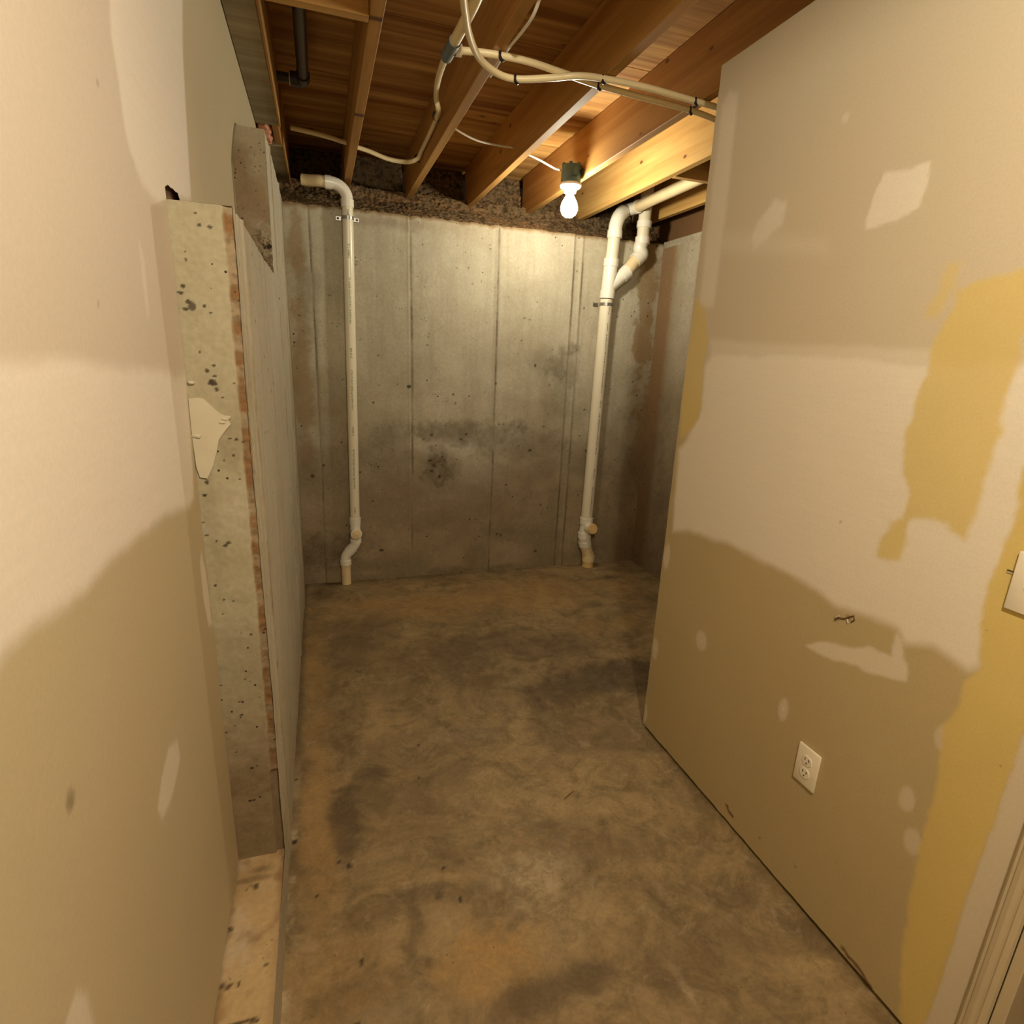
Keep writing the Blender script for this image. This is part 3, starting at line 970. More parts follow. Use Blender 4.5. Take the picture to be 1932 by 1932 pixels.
def rd_masks(A, B):
    r = pmask(A, B, Rr([(1332, 690), (1345, 668), (1500, 668), (1640, 675), (1760, 690), (1932, 690), (2100, 680), (2100, 1200), (1860, 1200), (1850, 1255), (1825, 1262), (1765, 1222), (1705, 1214), (1690, 1190), (1640, 1160),
                        (1585, 1142), (1550, 1122), (1450, 1062), (1370, 1026), (1300, 1003), (1268, 1005), (1280, 850), (1318, 790)]), .016, .012, 14, 1, .9)
    r = np.maximum(r, pmask(A, B, Rr([(1340, 640), (1500, 650), (1760, 660), (1760, 690), (1340, 700)]), .012, .006, 12, 22, .45))
    r = np.maximum(r, pmask(A, B, Rr([(1755, 304), (1754, 340), (1732, 391), (1685, 420), (1634, 435), (1632, 422), (1649, 370), (1667, 326), (1699, 326), (1721, 319)]), .005, .006, 40, 2, .8))
    r = np.maximum(r, pmask(A, B, Rr([(1460, 379), (1484, 380), (1475, 424), (1453, 446), (1422, 475), (1415, 455), (1428, 420)]), .012, .008, 40, 3, .6))
    r = np.maximum(r, pmask(A, B, Rr([(1377, 170), (1392, 180), (1380, 300), (1363, 460), (1346, 580), (1318, 582), (1332, 450), (1350, 300), (1362, 200)]), .014, .006, 14, 4, .6))
    r = np.maximum(r, pmask(A, B, Rr([(1340, 435), (1560, 450), (1560, 480), (1335, 480)]), .03, .01, 10, 5, .28))
    r = np.maximum(r, pmask(A, B, Rr([(1521, 1218), (1548, 1211), (1577, 1214), (1612, 1225), (1639, 1219), (1662, 1230), (1683, 1240), (1690, 1190), (1704, 1210), (1702, 1240), (1712, 1262), (1708, 1286), (1666, 1277), (1635, 1269), (1617, 1257), (1573, 1248), (1542, 1232)]), .005, .005, 40, 6, .62))
    for k, (u, v, a_, b_, s) in enumerate(((1323, 1210, .028, .035, .5), (1478, 1338, .017, .038, .5), (1236, 1225, .02, .045, .5), (1217, 1345, .018, .045, .5), (1258, 1050, .02, .05, .5), (1711, 1509, .018, .03, .4),
                                           (1722, 1588, .02, .035, .4), (1782, 1394, .02, .03, .4), (1595, 222, .012, .012, .4))):
        p = at(u, v, 0, XR)
        d = np.hypot((A - p[1]) / a_, (B - p[2]) / b_) + (fbm(A, B, 30, 70 + k) - .5) * .4
        r = np.maximum(r, s * sstep(1.25, .75, d))
        dd = np.hypot(A - p[1], B - p[2])
        r = np.maximum(r, .95 * sstep(.006, .003, dd) * (k < 3))
    g = pmask(A, B, Rr([(1805, 548), (1850, 528), (1932, 505), (2100, 480), (2100, 640), (1932, 625), (1912, 700), (1882, 830), (1850, 950), (1820, 1015), (1770, 985), (1722, 978), (1712, 1000), (1700, 1058), (1690, 1060), (1655, 1050), (1662, 1010), (1700, 975),
                        (1716, 920), (1704, 870), (1706, 820), (1730, 750), (1756, 700), (1762, 640), (1790, 600)]), .008, .012, 30, 7, .85)
    g = np.maximum(g, .6 * pmask(A, B, Rr([(1760, 560), (1790, 500), (1815, 495), (1800, 540), (1770, 600), (1742, 602)]), .008, .01, 30, 8))
    g2 = pmask(A, B, Rr([(2100, 860), (1940, 860), (1915, 960), (1905, 1012), (1880, 1062), (1856, 1130), (1846, 1180), (1852, 1210), (1846, 1262), (1820, 1290), (1800, 1350), (1779, 1370), (1770, 1430), (1765, 1490), (1740, 1590), (1724, 1640), (1712, 1720),
                         (1700, 1800), (1692, 2100), (2100, 2100)]), .006, .008, 30, 9, 1.0)
    strip = pmask(A, B, Rr([(1935, 1370), (1916, 1425), (1891, 1500), (1857, 1602), (1826, 1680), (1800, 1770), (1772, 1860), (1745, 1932), (1700, 2080), (2100, 2100), (2100, 1370)]), .004, .003, 30, 10, 1.0)
    g = np.maximum(g, g2 * (1 - strip))
    g = np.maximum(g, .75 * pmask(A, B, Rr([(1312, 560), (1330, 580), (1335, 640), (1326, 700), (1322, 770), (1312, 802), (1284, 830), (1286, 760), (1300, 650)]), .010, .006, 20, 11))
    r = r * (1 - strip) + .55 * strip
    b = .85 * sstep(1.25, 1.5, B)  # same paper made lighter higher up: stronger light put into the colour
    a = np.zeros(A.shape)
    for u, v, rad, s in ((1578, 1167, .006, .9), (1601, 1166, .008, .6), (1590, 1167, .004, .5), (1433, 1580, .004, .8), (1500, 1635, .004, .6), (1590, 1790, .006, .9), (1372, 1520, .003, .6), (1432, 720, .0025, .6), (1585, 985, .003, .5), (1579, 1627, .003, .5)):
        p = at(u, v, 0, XR)
        a = np.maximum(a, s * sstep(1.3, .5, np.hypot(A - p[1], B - p[2]) / rad + (fbm(A, B, 120, 4) - .5) * .6))
    return r, g, b, a


def rd_fn(A, B):
    e = (fbm(A * 0 + 3, B, 20, 90) - .5) * .004 * sstep(DR - .04, DR, A)
    z = B + (fbm(A, A * 0, 25, 91) - .5) * .006 * sstep(.08, .02, B)
    return XR + 0 * A, A + e, z


ry = np.concatenate([np.arange(.515, 1.72, .0055), np.linspace(1.722, DR, 12)])
rz = np.concatenate([np.arange(.016, 2.40, .0065), [H - .004]])
wall_right = build_quads('wall_right', [grid_mesh(ry, rz, rd_fn, rd_masks)], M['drywall_right'], flip=True)
struct(wall_right, 'right drywall partition with pale compound and mustard paint patches')
bm = bmesh.new()
add_box(bm, (XR + .001, .50, .016), (XR + .0135, DR - .001, H - .004))
add_box(bm, (XR + .1, .50, .016), (XR + .1125, DR - .001, H - .004))
add_box(bm, (XR + .001, DR - .013, .016), (XR + .1125, DR - .0015, H - .004))
part('gypsum_core', bm, M['room'], wall_right)
bm = bmesh.new()
add_box(bm, (XR + .016, .50, -.003), (XR + .098, DR - .02, .035))
part('bottom_plate', bm, M['stud'], wall_right)
bm = bmesh.new()   # wall above and behind the doorway, out of the frame
add_box(bm, (XR, YB, 2.05), (XR + .1125, .50, H - .004))
add_box(bm, (XR, YB, .016), (XR + .1125, -.36, 2.05))
part('partition_rest', bm, M['room'], wall_right)
# crack and torn paper at the bottom edge
for (u0, v0, u1, v1) in ((1370, 1518, 1384, 1545), (1592, 1790, 1645, 1862)):
    a_, b_ = at(u0, v0, 0, XR - .0015), at(u1, v1, 0, XR - .0015)
    bm = bmesh.new()
    pts = [a_ + (b_ - a_) * t + np.array([0, (random.random() - .5) * .008, (random.random() - .5) * .008]) for t in np.linspace(0, 1, 7)]
    add_tube(bm, pts, [.0015, .003, .002, .003, .0025, .003, .001], 6)
    part('torn_paper', bm, M['twig'], wall_right)
# torn hole in the paper: ragged lip
for pts, rr in ((((1575, 1170), (1581, 1165), (1588, 1167), (1596, 1167), (1603, 1164), (1611, 1162), (1612, 1170), (1606, 1174)), .0022), (((1598, 1168), (1600, 1176)), .002), (((1576, 1165), (1583, 1162)), .002)):
    bm = bmesh.new()
    add_tube(bm, [at(u, v, 0, XR - .001) for u, v in pts], rr, 6)
    part('torn_lip', bm, M['twig'] if rr > .002 else M['plaster'], wall_right)

# ------------------------------------------------------------------ door casing at the lower right
prof = [(.515, 0), (.515, .011), (.511, .014), (.508, .010), (.505, .013), (.497, .014), (.490, .012), (.488, .008), (.485, .010), (.476, .007), (.474, 0)]
bm = bmesh.new()
rings = []
for z in (0.02, 2.10):
    rings.append([bm.verts.new((XR - h, y, z)) for y, h in prof])
for k in range(len(prof) - 1):
    bm.faces.new((rings[0][k], rings[0][k + 1], rings[1][k + 1], rings[1][k]))
bm.faces.new(rings[1])
bm.faces.new(rings[0][::-1])
trim = struct(finish('trim_1', bm, M['casing']), 'moulded door casing at the lower right corner')
bm = bmesh.new()
add_box(bm, (XR + .001, .452, .012), (XR + .1135, .4739, 2.08), .002)
part('door_jamb', bm, M['casing'], trim)

# ------------------------------------------------------------------ rest of the room behind the camera
bm = bmesh.new()
add_box(bm, (-.6, YB - .1, -.02), (XF + .3, YB, 2.7))
struct(finish('wall_front', bm, M['room']))
bm = bmesh.new()
add_box(bm, (XF + .002, YB, -.02), (XF + .1, 1.2, 2.7))
struct(finish('wall_right', bm, M['room']))

# ------------------------------------------------------------------ ceiling: plywood sheets with seams
bm = bmesh.new()
add_box(bm, (-.7, YB - .1, ZC + .019), (XF + .5, 4.3, ZC + .05))
ceiling = struct(finish('ceiling', bm, M['stud']), 'plywood subfloor seen between the open joists')
YS = [YB, -1.25, -.03, 1.19, 2.413, 3.632, 4.25]
for k in range(len(YS) - 1):
    bm = bmesh.new()
    lo_, hi_ = (-.5, YS[k] + .002, ZC), (XF + .3, YS[k + 1] - .002, ZC + .018)
    add_box(bm, lo_, hi_, .001)
    o = part('plywood_sheet', bm, M['ply'], ceiling)
    c = Vector([(lo_[i] + hi_[i]) / 2 for i in range(3)])
    o.data.transform(Matrix.Translation(-c))
    o.location = c

# ------------------------------------------------------------------ joists
def board(name, lo_, hi_, mat, bev=.002, notch=None):
    bm = bmesh.new()
    add_box(bm, lo_, hi_, bev)
    c = [(lo_[i] + hi_[i]) / 2 for i in range(3)]
    o = finish(name, bm, mat)
    o.data.transform(Matrix.Translation(-Vector(c)))
    o.location = c
    return o


YE = 3.98
JX = [(.178, .216), (.550, .588), (.940, .978), (1.335, 1.373), (1.712, 1.750), (2.168, 2.206)]
JL = ['wood joist nearest the left beam, pale underside ending above the left drain pipe',
      'wood joist with the thin white cable run along its lower edge',
      'dark faced wood joist between the cabled joist and the bulb joist',
      'wood joist that carries the blue-grey box and bare bulb',
      'brightly lit yellow knotty joist just behind the bare bulb',
      'short lit wood joist visible beneath the slanting white pipe']
joists = []
for (x0, x1), lb in zip(JX, JL):
    o = board('floor_joist', (x0, YB + .02, H), (x1, YE, ZC - .0015), M['joist_lit' if x0 > 1.6 else 'joist'])
    tag(o, lb, 'joist', 'ceiling joists')
    joists.append(o)
for k in range(len(JX) - 1):
    rim_piece(JX[k][1] + .001, JX[k + 1][0] - .001, k)
rim_piece(-.115, JX[0][0] - .001, 9)
rim_piece(JX[-1][1] + .001, XF + .05, 10)

# grey weathered beam over the left wall, in two lengths with a gap of insulation
BX0, BX1 = -.213, -.122
def beam(y0, y1, label, part_wrap):
    t = empty('rim_beam', ((BX0 + BX1) / 2, y0, H), label, 'beam')
    bm = bmesh.new()
    add_box(bm, (BX0, y0, H), (BX1, y1, ZC - .002), .002)
    part('beam_plank', bm, M['old_beam'], t)
    bm = bmesh.new()
    add_box(bm, (BX1 + .0005, y0, H - .003), (BX1 + .009, y1, ZC - .002), .001)
    part('side_board', bm, M['joist'], t, label='thin yellow board along the inner edge')
    return t


beam(YB + .02, 2.97, 'grey weathered wood beam above the top edge of the left drywall', True)
beam(3.24, 4.0, 'far length of grey beam above the tall concrete step', True)
board_o = board('backing_board', (BX1 - .028, 2.975, H + .004), (BX1, 3.235, ZC - .002), M['joist'])
tag(board_o, 'tan wood piece bridging the gap in the left beam', 'board')
bm = bmesh.new()
for k in range(5):
    bmesh.ops.create_icosphere(bm, subdivisions=3, radius=.03, matrix=Matrix.Translation((-.185 + .006 * (k % 2), 3.02 + k * .045, H + .012)) @ Matrix.Diagonal((.8, 1.2, .8, 1)))
for v in bm.verts:
    v.co += Vector((random.uniform(-1, 1), random.uniform(-1, 1), random.uniform(-1, 1))) * .004
ins = finish('pink_insulation', bm, M['pink'], smooth=True)
tag(ins, 'tuft of pink fibreglass insulation in the gap of the left beam', 'insulation')

# blocking between joists
for lo_, hi_, lb in (((BX1 + .010, 1.955, H), (JX[0][0] - .0005, 1.993, ZC - .004), 'wood block between the left beam and the first joist, at the top edge'),
                     ((JX[4][1] + .0005, 2.80, H), (JX[5][0] - .0005, 2.838, ZC - .06), 'wood block above the slanting white pipe, behind the lit joist'),
                     ((JX[5][1] + .0005, 2.97, H), (XF + .09, 3.008, ZC - .06), 'rightmost wood block, in the dark bay by the partition end')):
    tag(board('wood_blocking', lo_, hi_, M['block']), lb, 'blocking', 'wood blocking')

# ------------------------------------------------------------------ bulb fixture on the bulb joist
bx, by = JX[3][0] - .0545, 3.04
fix = empty('light_fixture', (bx, by, 2.38), 'bare glowing bulb in white lampholder on a round blue-grey box', 'light')
bm = bmesh.new()
add_lathe(bm, [(0, .07), (.047, .07), (.050, .066), (.0515, 0), (.0515, -.012), (0, -.012)], (bx, by, 2.385), seg=40)
add_box(bm, (bx - .012, by - .058, 2.395), (bx + .012, by - .046, 2.44), .003)
for a_ in range(0, 360, 60):
    c_, s_ = math.cos(math.radians(a_)), math.sin(math.radians(a_))
    add_box(bm, (bx + .044 * c_ - .008, by + .044 * s_ - .008, 2.448), (bx + .044 * c_ + .008, by + .044 * s_ + .008, 2.462), .002)
part('junction_box', bm, M['box_blue'], fix, True, label='round blue-grey plastic junction box')
bm = bmesh.new()
add_box(bm, (bx + .034, by - .052, 2.412), (bx + .048, by - .038, 2.432), .003)
part('box_lug', bm, M['clip'], fix)
bm = bmesh.new()
add_lathe(bm, [(0, 0), (.050, 0), (.0565, -.004), (.057, -.012), (.050, -.022), (.034, -.030), (.030, -.045), (0, -.045)], (bx, by, 2.3725), seg=40)
part('lamp_holder', bm, M['porcelain'], fix, True)
bm = bmesh.new()
add_lathe(bm, [(0, 0), (.016, 0), (.020, -.012), (.029, -.028), (.039, -.046), (.0445, -.066), (.0435, -.084), (.035, -.102), (.019, -.114), (0, -.117)], (bx, by, 2.327), seg=32)
part('light_bulb', bm, M['bulb'], fix, True, 180, label='lit frosted bulb')

# ------------------------------------------------------------------ white cables
cab = empty('white_cable', (1.0, by, 2.46), 'white electrical cable running left from the bulb box through the joists', 'cable')
bm = bmesh.new()
add_tube(bm, [(bx - .049, by, 2.425), (1.18, 3.03, 2.428), (1.08, 3.0, 2.447), (.9785, 2.985, 2.465)], .0065, 10, True, 8, .7)
part('cable_run', bm, M['cable'], cab, True)
bm = bmesh.new()
add_tube(bm, [(.9395, 2.985, 2.474), (.86, 2.98, 2.472), (.76, 2.97, 2.475), (.67, 2.95, 2.492), (.5885, 2.93, 2.52)], .0065, 10, True, 8, .7)
part('cable_run', bm, M['cable'], cab, True)
ec = [at(u, v, 0, JX[1][1] + .008) for u, v in ((1030, -40), (1008, 25), (985, 60), (962, 88), (945, 112), (934, 130), (925, 145))]
bm = bmesh.new()
add_tube(bm, ec, .005, 8, True, 6, .6)
c2 = finish('white_cable', bm, M['cable'], smooth=True)
tag(c2, 'thin white cable along the edge of a joist, crossing behind the plastic tubes', 'cable')

# ------------------------------------------------------------------ plastic water tubes
ZP = H - .013


def clip_at(u, v, parent, z, d=(.6, -.8), r=.013):
    p = at(u, v, 2, z)
    bm = bmesh.new()
    dx = np.array([d[0], d[1], 0.0])
    dx /= np.linalg.norm(dx)
    side = np.array([-dx[1], dx[0], 0])
    # U-shaped band around the tube, with a nailed foot
    for off in np.linspace(-.0035, .0035, 2):
        pass
    pts = []
    for a_ in np.linspace(-.2 * math.pi, 1.2 * math.pi, 14):
        pts.append(p + side * math.cos(a_ + math.pi) * r * 1.06 + np.array([0, 0, -1]) * math.sin(a_) * r * 1.06)
    add_tube(bm, pts, .0052, 8)
    f = p + side * r * 1.45
    add_box(bm, tuple(f + np.array([-.007, -.007, -.004])), tuple(f + np.array([.007, .007, min(H - z, .014) - .0005])), .0015)
    part('tube_clip', bm, M['clip'], parent, True)


tA = empty('water_tube', (.6, 1.6, ZP), 'cream plastic water tube swooping down from the top edge then right', 'tube')
ptsA = [(866, -60), (872, -25), (877, 20), (886, 68), (905, 110), (938, 138), (975, 149), (1040, 147), (1090, 143), (1137, 148), (1220, 165), (1312, 191), (1375, 209), (1440, 229)]
ZAS = [H - .042] * 7 + [H - .034, H - .024] + [ZP] * 5
bm = bmesh.new()
add_tube(bm, [at(u, v, 2, z) for (u, v), z in zip(ptsA, ZAS)], .0102, 14, True, 8)
part('tube', bm, M['pex'], tA, True)
for u, v, z in ((975, 149, H - .042), (1139, 149, ZP), (1314, 191, ZP)):
    clip_at(u, v, tA, z, r=.0105)
tB = empty('water_tube', (.5, 1.7, ZP), 'cream plastic water tubes joined by a blue-grey tee', 'tube')
ZQ = H - .013
tee = at(850, 93, 2, ZQ)
bm = bmesh.new()
add_tube(bm, [at(u, v, 2, ZQ) for u, v in ((866, 95), (890, 97), (915, 100), (946, 105), (1000, 117), (1060, 137), (1130, 161), (1200, 180), (1303, 208), (1370, 234), (1440, 260))], .0102, 14, True, 8)
part('tube', bm, M['pex'], tB, True)
bm = bmesh.new()
top = [at(920, -60, 2, ZQ - .0), at(900, -5, 2, ZQ), at(878, 40, 2, ZQ), at(857, 80, 2, ZQ)]
add_tube(bm, top, .0155, 16, True, 6)
part('tube', bm, M['pex'], tB, True, label='wider tube above the tee')
bm = bmesh.new()
XJ = JX[1][0] - .014
low = [at(843, 104, 2, ZQ), at(833, 128, 2, ZQ + .01), at(825, 158, 2, ZQ + .035), at(823, 185, 2, ZQ + .08), at(827, 207, 0, XJ - .03), at(824, 222, 0, XJ), at(808, 258, 0, XJ), at(795, 285, 0, XJ), at(787, 300, 0, XJ - .012)]
e = low[-1]
low += [e + np.array([-.05, .03, -.012]), e + np.array([-.14, .04, -.008]), e + np.array([-.24, .03, .012]), e + np.array([-.33, .02, .024])]
add_tube(bm, low, .0105, 12, True, 8)
xg = JX[0][0]
add_tube(bm, [e + np.array([xg - .002 - e[0], .01, .028]), e + np.array([xg - .12 - e[0], .0, .042]), e + np.array([xg - .26 - e[0], -.01, .05])], .0105, 12, True, 6)
part('tube', bm, M['pex'], tB, True)
bm = bmesh.new()
add_tube(bm, [at(859, 77, 2, ZQ), at(850, 93, 2, ZQ), at(842, 107, 2, ZQ)], .0185, 18)
add_tube(bm, [at(848, 93, 2, ZQ), at(860, 94, 2, ZQ)], .0165, 16)
part('tee_fitting', bm, M['tee'], tB, True, label='blue-grey tee fitting')
bm = bmesh.new()
add_tube(bm, [at(860, 94, 2, ZQ), at(871, 96, 2, ZQ)], .0165, 16)
part('crimp_sleeve', bm, M['pex_end'], tB, True)
for u, v in ((947, 105), (1131, 161), (1304, 208)):
    clip_at(u, v, tB, ZQ, r=.011)
for k, (u, v) in enumerate(((823, 219), (788, 299))):
    p = at(u, v, 0, XJ)
    bm = bmesh.new()
    add_tube(bm, [p + np.array([.012, 0, .016]), p + np.array([-.010, 0, .013]), p + np.array([-.015, 0, 0]), p + np.array([-.010, 0, -.013]), p + np.array([.012, 0, -.016])], .005, 8)
    part('tube_clip', bm, M['clip'], tB, True)

# ------------------------------------------------------------------ black pipe in the first bay
zb_ = 2.55
bp = empty('black_pipe', (-.02, 2.6, zb_), 'black pipe with an elbow in the dark bay above the left beam', 'pipe')
e0 = at(572, 152, 2, zb_)
bm = bmesh.new()
add_tube(bm, [(e0[0], 1.995, zb_), (e0[0], e0[1] - .04, zb_)], .022, 18)
part('pipe', bm, M['dark_pipe'], bp, True)
bm = bmesh.new()
add_tube(bm, [(e0[0] - .04, e0[1] + .0, zb_), (BX1 + .0105, e0[1], zb_)], .018, 18)
part('pipe', bm, M['dark_pipe'], bp, True)
bm = bmesh.new()
add_tube(bm, [(e0[0], e0[1] - .06, zb_), (e0[0], e0[1] - .02, zb_), (e0[0] - .004, e0[1] - .004, zb_), (e0[0] - .02, e0[1], zb_), (e0[0] - .05, e0[1], zb_)], .027, 20)
part('elbow', bm, M['dark_pipe'], bp, True)
bm = bmesh.new()
add_tube(bm, [(e0[0] - .05, e0[1], zb_), (e0[0] - .054, e0[1], zb_)], .0255, 20)
part('elbow_rim', bm, M['pvc_aged'], bp, True)


# ------------------------------------------------------------------ printed marks on a pipe (unreadable small print)
def print_marks(x, y, z0, z1, rad, ang, mat, parent, seed, lean=0.0, runs=None, size=.008):
    rs = random.Random(seed)
    bm = bmesh.new()
    z = z1

    def quad(zc, hz, a0, a1):
        vs = []
        for a_, zz in ((a0, zc), (a1, zc), (a1, zc + hz), (a0, zc + hz)):
            vs.append(bm.verts.new((x + lean * (zz - z0) + (rad + .0005) * math.sin(a_), y - (rad + .0005) * math.cos(a_), zz)))
        bm.faces.new(vs)
    for (ra, rb) in runs:
        z = z1 - ra * (z1 - z0)
        zend = z1 - rb * (z1 - z0)
        while z > zend:
            w = size / rad
            for _ in range(rs.choice((2, 3))):
                k = rs.random()
                if k < .5:
                    quad(z - rs.random() * .004, .002, ang - w / 2, ang + w / 2)
                else:
                    o_ = rs.uniform(-w / 2, w / 3)
                    quad(z - .005, .006, ang + o_, ang + o_ + w * .24)
            z -= .0085
    part('pipe_print', bm, mat, parent, stuff=True)


# ------------------------------------------------------------------ left drain pipe
RL = .0300
yl = 3.634
xt, xb = at(656, 400, 1, yl)[0], at(670, 985, 1, yl)[0]
zt, zm = at(651, 378, 1, yl)[2], at(670, 985, 1, yl)[2]
xf_, zf_ = at(652, 1050, 1, yl)[0], at(652, 1052, 1, yl)[2]
dl = empty('drain_pipe', (xf_, yl, 0), 'slim white plastic drain pipe standing at the left of the end wall', 'pipe')
bm = bmesh.new()
add_tube(bm, [(xt, yl, zt), (xb, yl, zm)], RL, 28)
part('pipe_section', bm, M['pvc'], dl, True)
bm = bmesh.new()
add_tube(bm, [(xt, yl, zt - .035), (xt, yl, zt + .005)], RL + .005, 28)
arc = [(xt - .085 * (1 - math.cos(t)), yl + .02 * math.sin(t) * 0, zt + .005 + .075 * math.sin(t)) for t in np.linspace(0, math.pi / 2, 9)]
add_tube(bm, arc, RL + .002, 28)
add_tube(bm, [(arc[-1][0] + .003, yl, arc[-1][2]), (arc[-1][0] - .03, yl, arc[-1][2])], RL + .005, 28)
part('elbow', bm, M['pvc_fit'], dl, True)
bm = bmesh.new()
add_tube(bm, [(arc[-1][0] - .02, yl, arc[-1][2]), (arc[-1][0] - .06, yl + .004, arc[-1][2] + .002), (arc[-1][0] - .11, yl + .03, arc[-1][2] + .004), (arc[-1][0] - .15, yl + .04, arc[-1][2] + .006)], RL, 24, True, 6)
part('pipe_section', bm, M['pvc_aged'], dl, True)
# strap
zs_ = at(650, 411, 1, yl)[2]
def strap(x, y, z, rad, parent, ears):
    bm = bmesh.new()
    add_lathe(bm, [(rad + .0005, -.009), (rad + .0035, -.009), (rad + .0035, .009), (rad + .0005, .009)], (x, y, z), seg=32)
    for sx, y1 in ears:
        add_box(bm, (min(x + sx * (rad - .002), x + sx * (rad + .034)), y1 - .004, z - .011), (max(x + sx * (rad - .002), x + sx * (rad + .034)), y1, z + .011), .001)
    s = part('pipe_strap', bm, M['strap'], parent, True, 30)
    for sx, y1 in ears:
        bm = bmesh.new()
        add_lathe(bm, [(0, .004), (.005, .003), (.0065, 0), (0, 0)], (x + sx * (rad + .022), y1 - .004, z), (0, -1, 0), 14)
        part('screw', bm, M['slot'], s, True)


strap(xt + (xb - xt) * .08, yl, zs_, RL, dl, ((-1, yl + .034), (1, yl + .03)))
# cleanout tee
zct = at(671, 1003, 1, yl)[2]
bm = bmesh.new()
add_tube(bm, [(xb, yl, zm + .03), (xb, yl, zm - .012)], RL + .006, 28)
add_tube(bm, [(xb, yl, zm - .01), (xb, yl, zct - .055)], RL + .003, 28)
add_tube(bm, [(xb, yl, zct - .05), (xb, yl, zct - .075)], RL + .006, 28)
add_tube(bm, [(xb, yl, zct - .005), (xb + .004, yl - .055, zct)], RL + .0045, 28)
tee_o = part('cleanout_tee', bm, M['pvc_fit'], dl, True)
bm = bmesh.new()
add_lathe(bm, [(0, .010), (.022, .010), (.0225, .004), (.029, .003), (.0295, -.006), (0, -.006)], (xb + .004, yl - .057, zct), (0, -1, .1), 28)
add_box(bm, (xb - .004, yl - .0745, zct - .008), (xb + .016, yl - .065, zct + .012), .002)
part('cleanout_plug', bm, M['pvc_aged'], tee_o, True, 30)
# offset elbows to the floor
bm = bmesh.new()
zA, zB = zct - .068, zf_ - .005
S_ = [(xb, yl, zA + .01)]
for t in np.linspace(0, 1, 12):
    k_ = t * t * (3 - 2 * t)
    S_.append((xb + (xf_ - xb) * k_, yl, zA + (zB - zA) * t))
S_.append((xf_, yl, zB - .02))
add_tube(bm, S_, RL + .002, 28)
part('offset_elbow', bm, M['pvc_fit'], dl, True)
bm = bmesh.new()
mid = (np.array(S_[6]) + np.array(S_[7])) / 2
d_ = np.array(S_[7]) - np.array(S_[6])
d_ /= np.linalg.norm(d_)
add_tube(bm, [mid - d_ * .020, mid + d_ * .020], RL + .005, 28)
add_tube(bm, [(xf_, yl, zB - .008), (xf_, yl, zB - .042)], RL + .006, 28)
part('coupling', bm, M['pvc_fit'], dl, True)
bm = bmesh.new()
add_tube(bm, [(xf_, yl, zB - .03), (xf_, yl, -.004)], RL, 28)
part('pipe_section', bm, M['pvc_aged'], dl, True)
print_marks(xb, yl, zm + .05, zt - .05, RL, .0, M['print_green'], dl, 5, (xt - xb) / (zt - zm), [(.0, .02), (.10, .14), (.2, .34), (.42, .45), (.49, .62), (.68, .71), (.76, .90), (.97, .99)], .0105)

# ------------------------------------------------------------------ right drain stack
RRr = .0420
yr = 3.588
zb2, zt2 = at(1106, 985, 1, yr)[2], at(1144, 565, 1, yr)[2]
xB, xT = at(1107, 975, 1, yr)[0], at(1144, 570, 1, yr)[0]
xU, zU = at(1160, 440, 1, yr)[0], at(1160, 440, 1, yr)[2]
ds = empty('drain_stack', (xB, yr, 0), 'thick white plastic drain stack with a side branch, right of the end wall', 'pipe')
bm = bmesh.new()
add_tube(bm, [(xB, yr, zb2), (xT, yr, zt2)], RRr, 32)
part('pipe_section', bm, M['pvc'], ds, True)
# wye
zw0, zw1 = zt2 + .005, at(1155, 500, 1, yr)[2]
xw = xT + .002
bm = bmesh.new()
add_tube(bm, [(xw, yr, zw0), (xw + .002, yr, zw0 + .05)], RRr + .007, 32)
add_tube(bm, [(xw + .002, yr, zw0 + .045), (xw + .008, yr, zw1)], RRr + .003, 32)
add_tube(bm, [(xw + .008, yr, zw1 - .012), (xw + .010, yr, zw1 + .035)], RRr + .007, 32)
br0 = np.array([xw + .006, yr, zw0 + .07])
br1 = np.array([at(1184, 512, 1, yr)[0], yr, at(1184, 512, 1, yr)[2]])
bd = (br1 - br0) / np.linalg.norm(br1 - br0)
add_tube(bm, [br0, br1 - bd * .05], RRr + .001, 32)
add_tube(bm, [br1 - bd * .055, br1], RRr + .006, 32)
part('wye_fitting', bm, M['pvc_fit'], ds, True)
bm = bmesh.new()
add_tube(bm, [(xw + .009, yr, zw1), (xU, yr, zU + .01)], RRr - .002, 32)
part('pipe_section', bm, M['pvc'], ds, True)
# branch
br2 = np.array([at(1200, 490, 1, yr)[0], yr, at(1200, 490, 1, yr)[2]])
xv = at(1212, 455, 1, yr)[0]
bm = bmesh.new()
add_tube(bm, [br1 - bd * .02, br2], RRr - .002, 32)
part('pipe_section', bm, M['pvc_aged'], ds, True)
zk = at(1212, 462, 1, yr)[2]
bm = bmesh.new()
add_tube(bm, [br2 - bd * .012, br2 + bd * .03], RRr + .006, 32)
add_tube(bm, [br2 + bd * .02, br2 + bd * .05, np.array([xv - .012, yr, zk - .02]), np.array([xv, yr, zk + .02])], RRr + .002, 32, True, 5)
add_tube(bm, [(xv, yr, zk + .005), (xv, yr, zk + .045)], RRr + .006, 32)
part('elbow', bm, M['pvc_fit'], ds, True)
bm = bmesh.new()
add_tube(bm, [(xv, yr, zk + .04), (xv + .004, yr, ZC - .02)], RRr - .002, 32)
part('pipe_section', bm, M['pvc'], ds, True)
bm = bmesh.new()
add_tube(bm, [(xv + .002, yr, zk + .1), (xv + .003, yr, zk + .14)], RRr + .006, 32)
part('coupling', bm, M['pvc_fit'], ds, True)
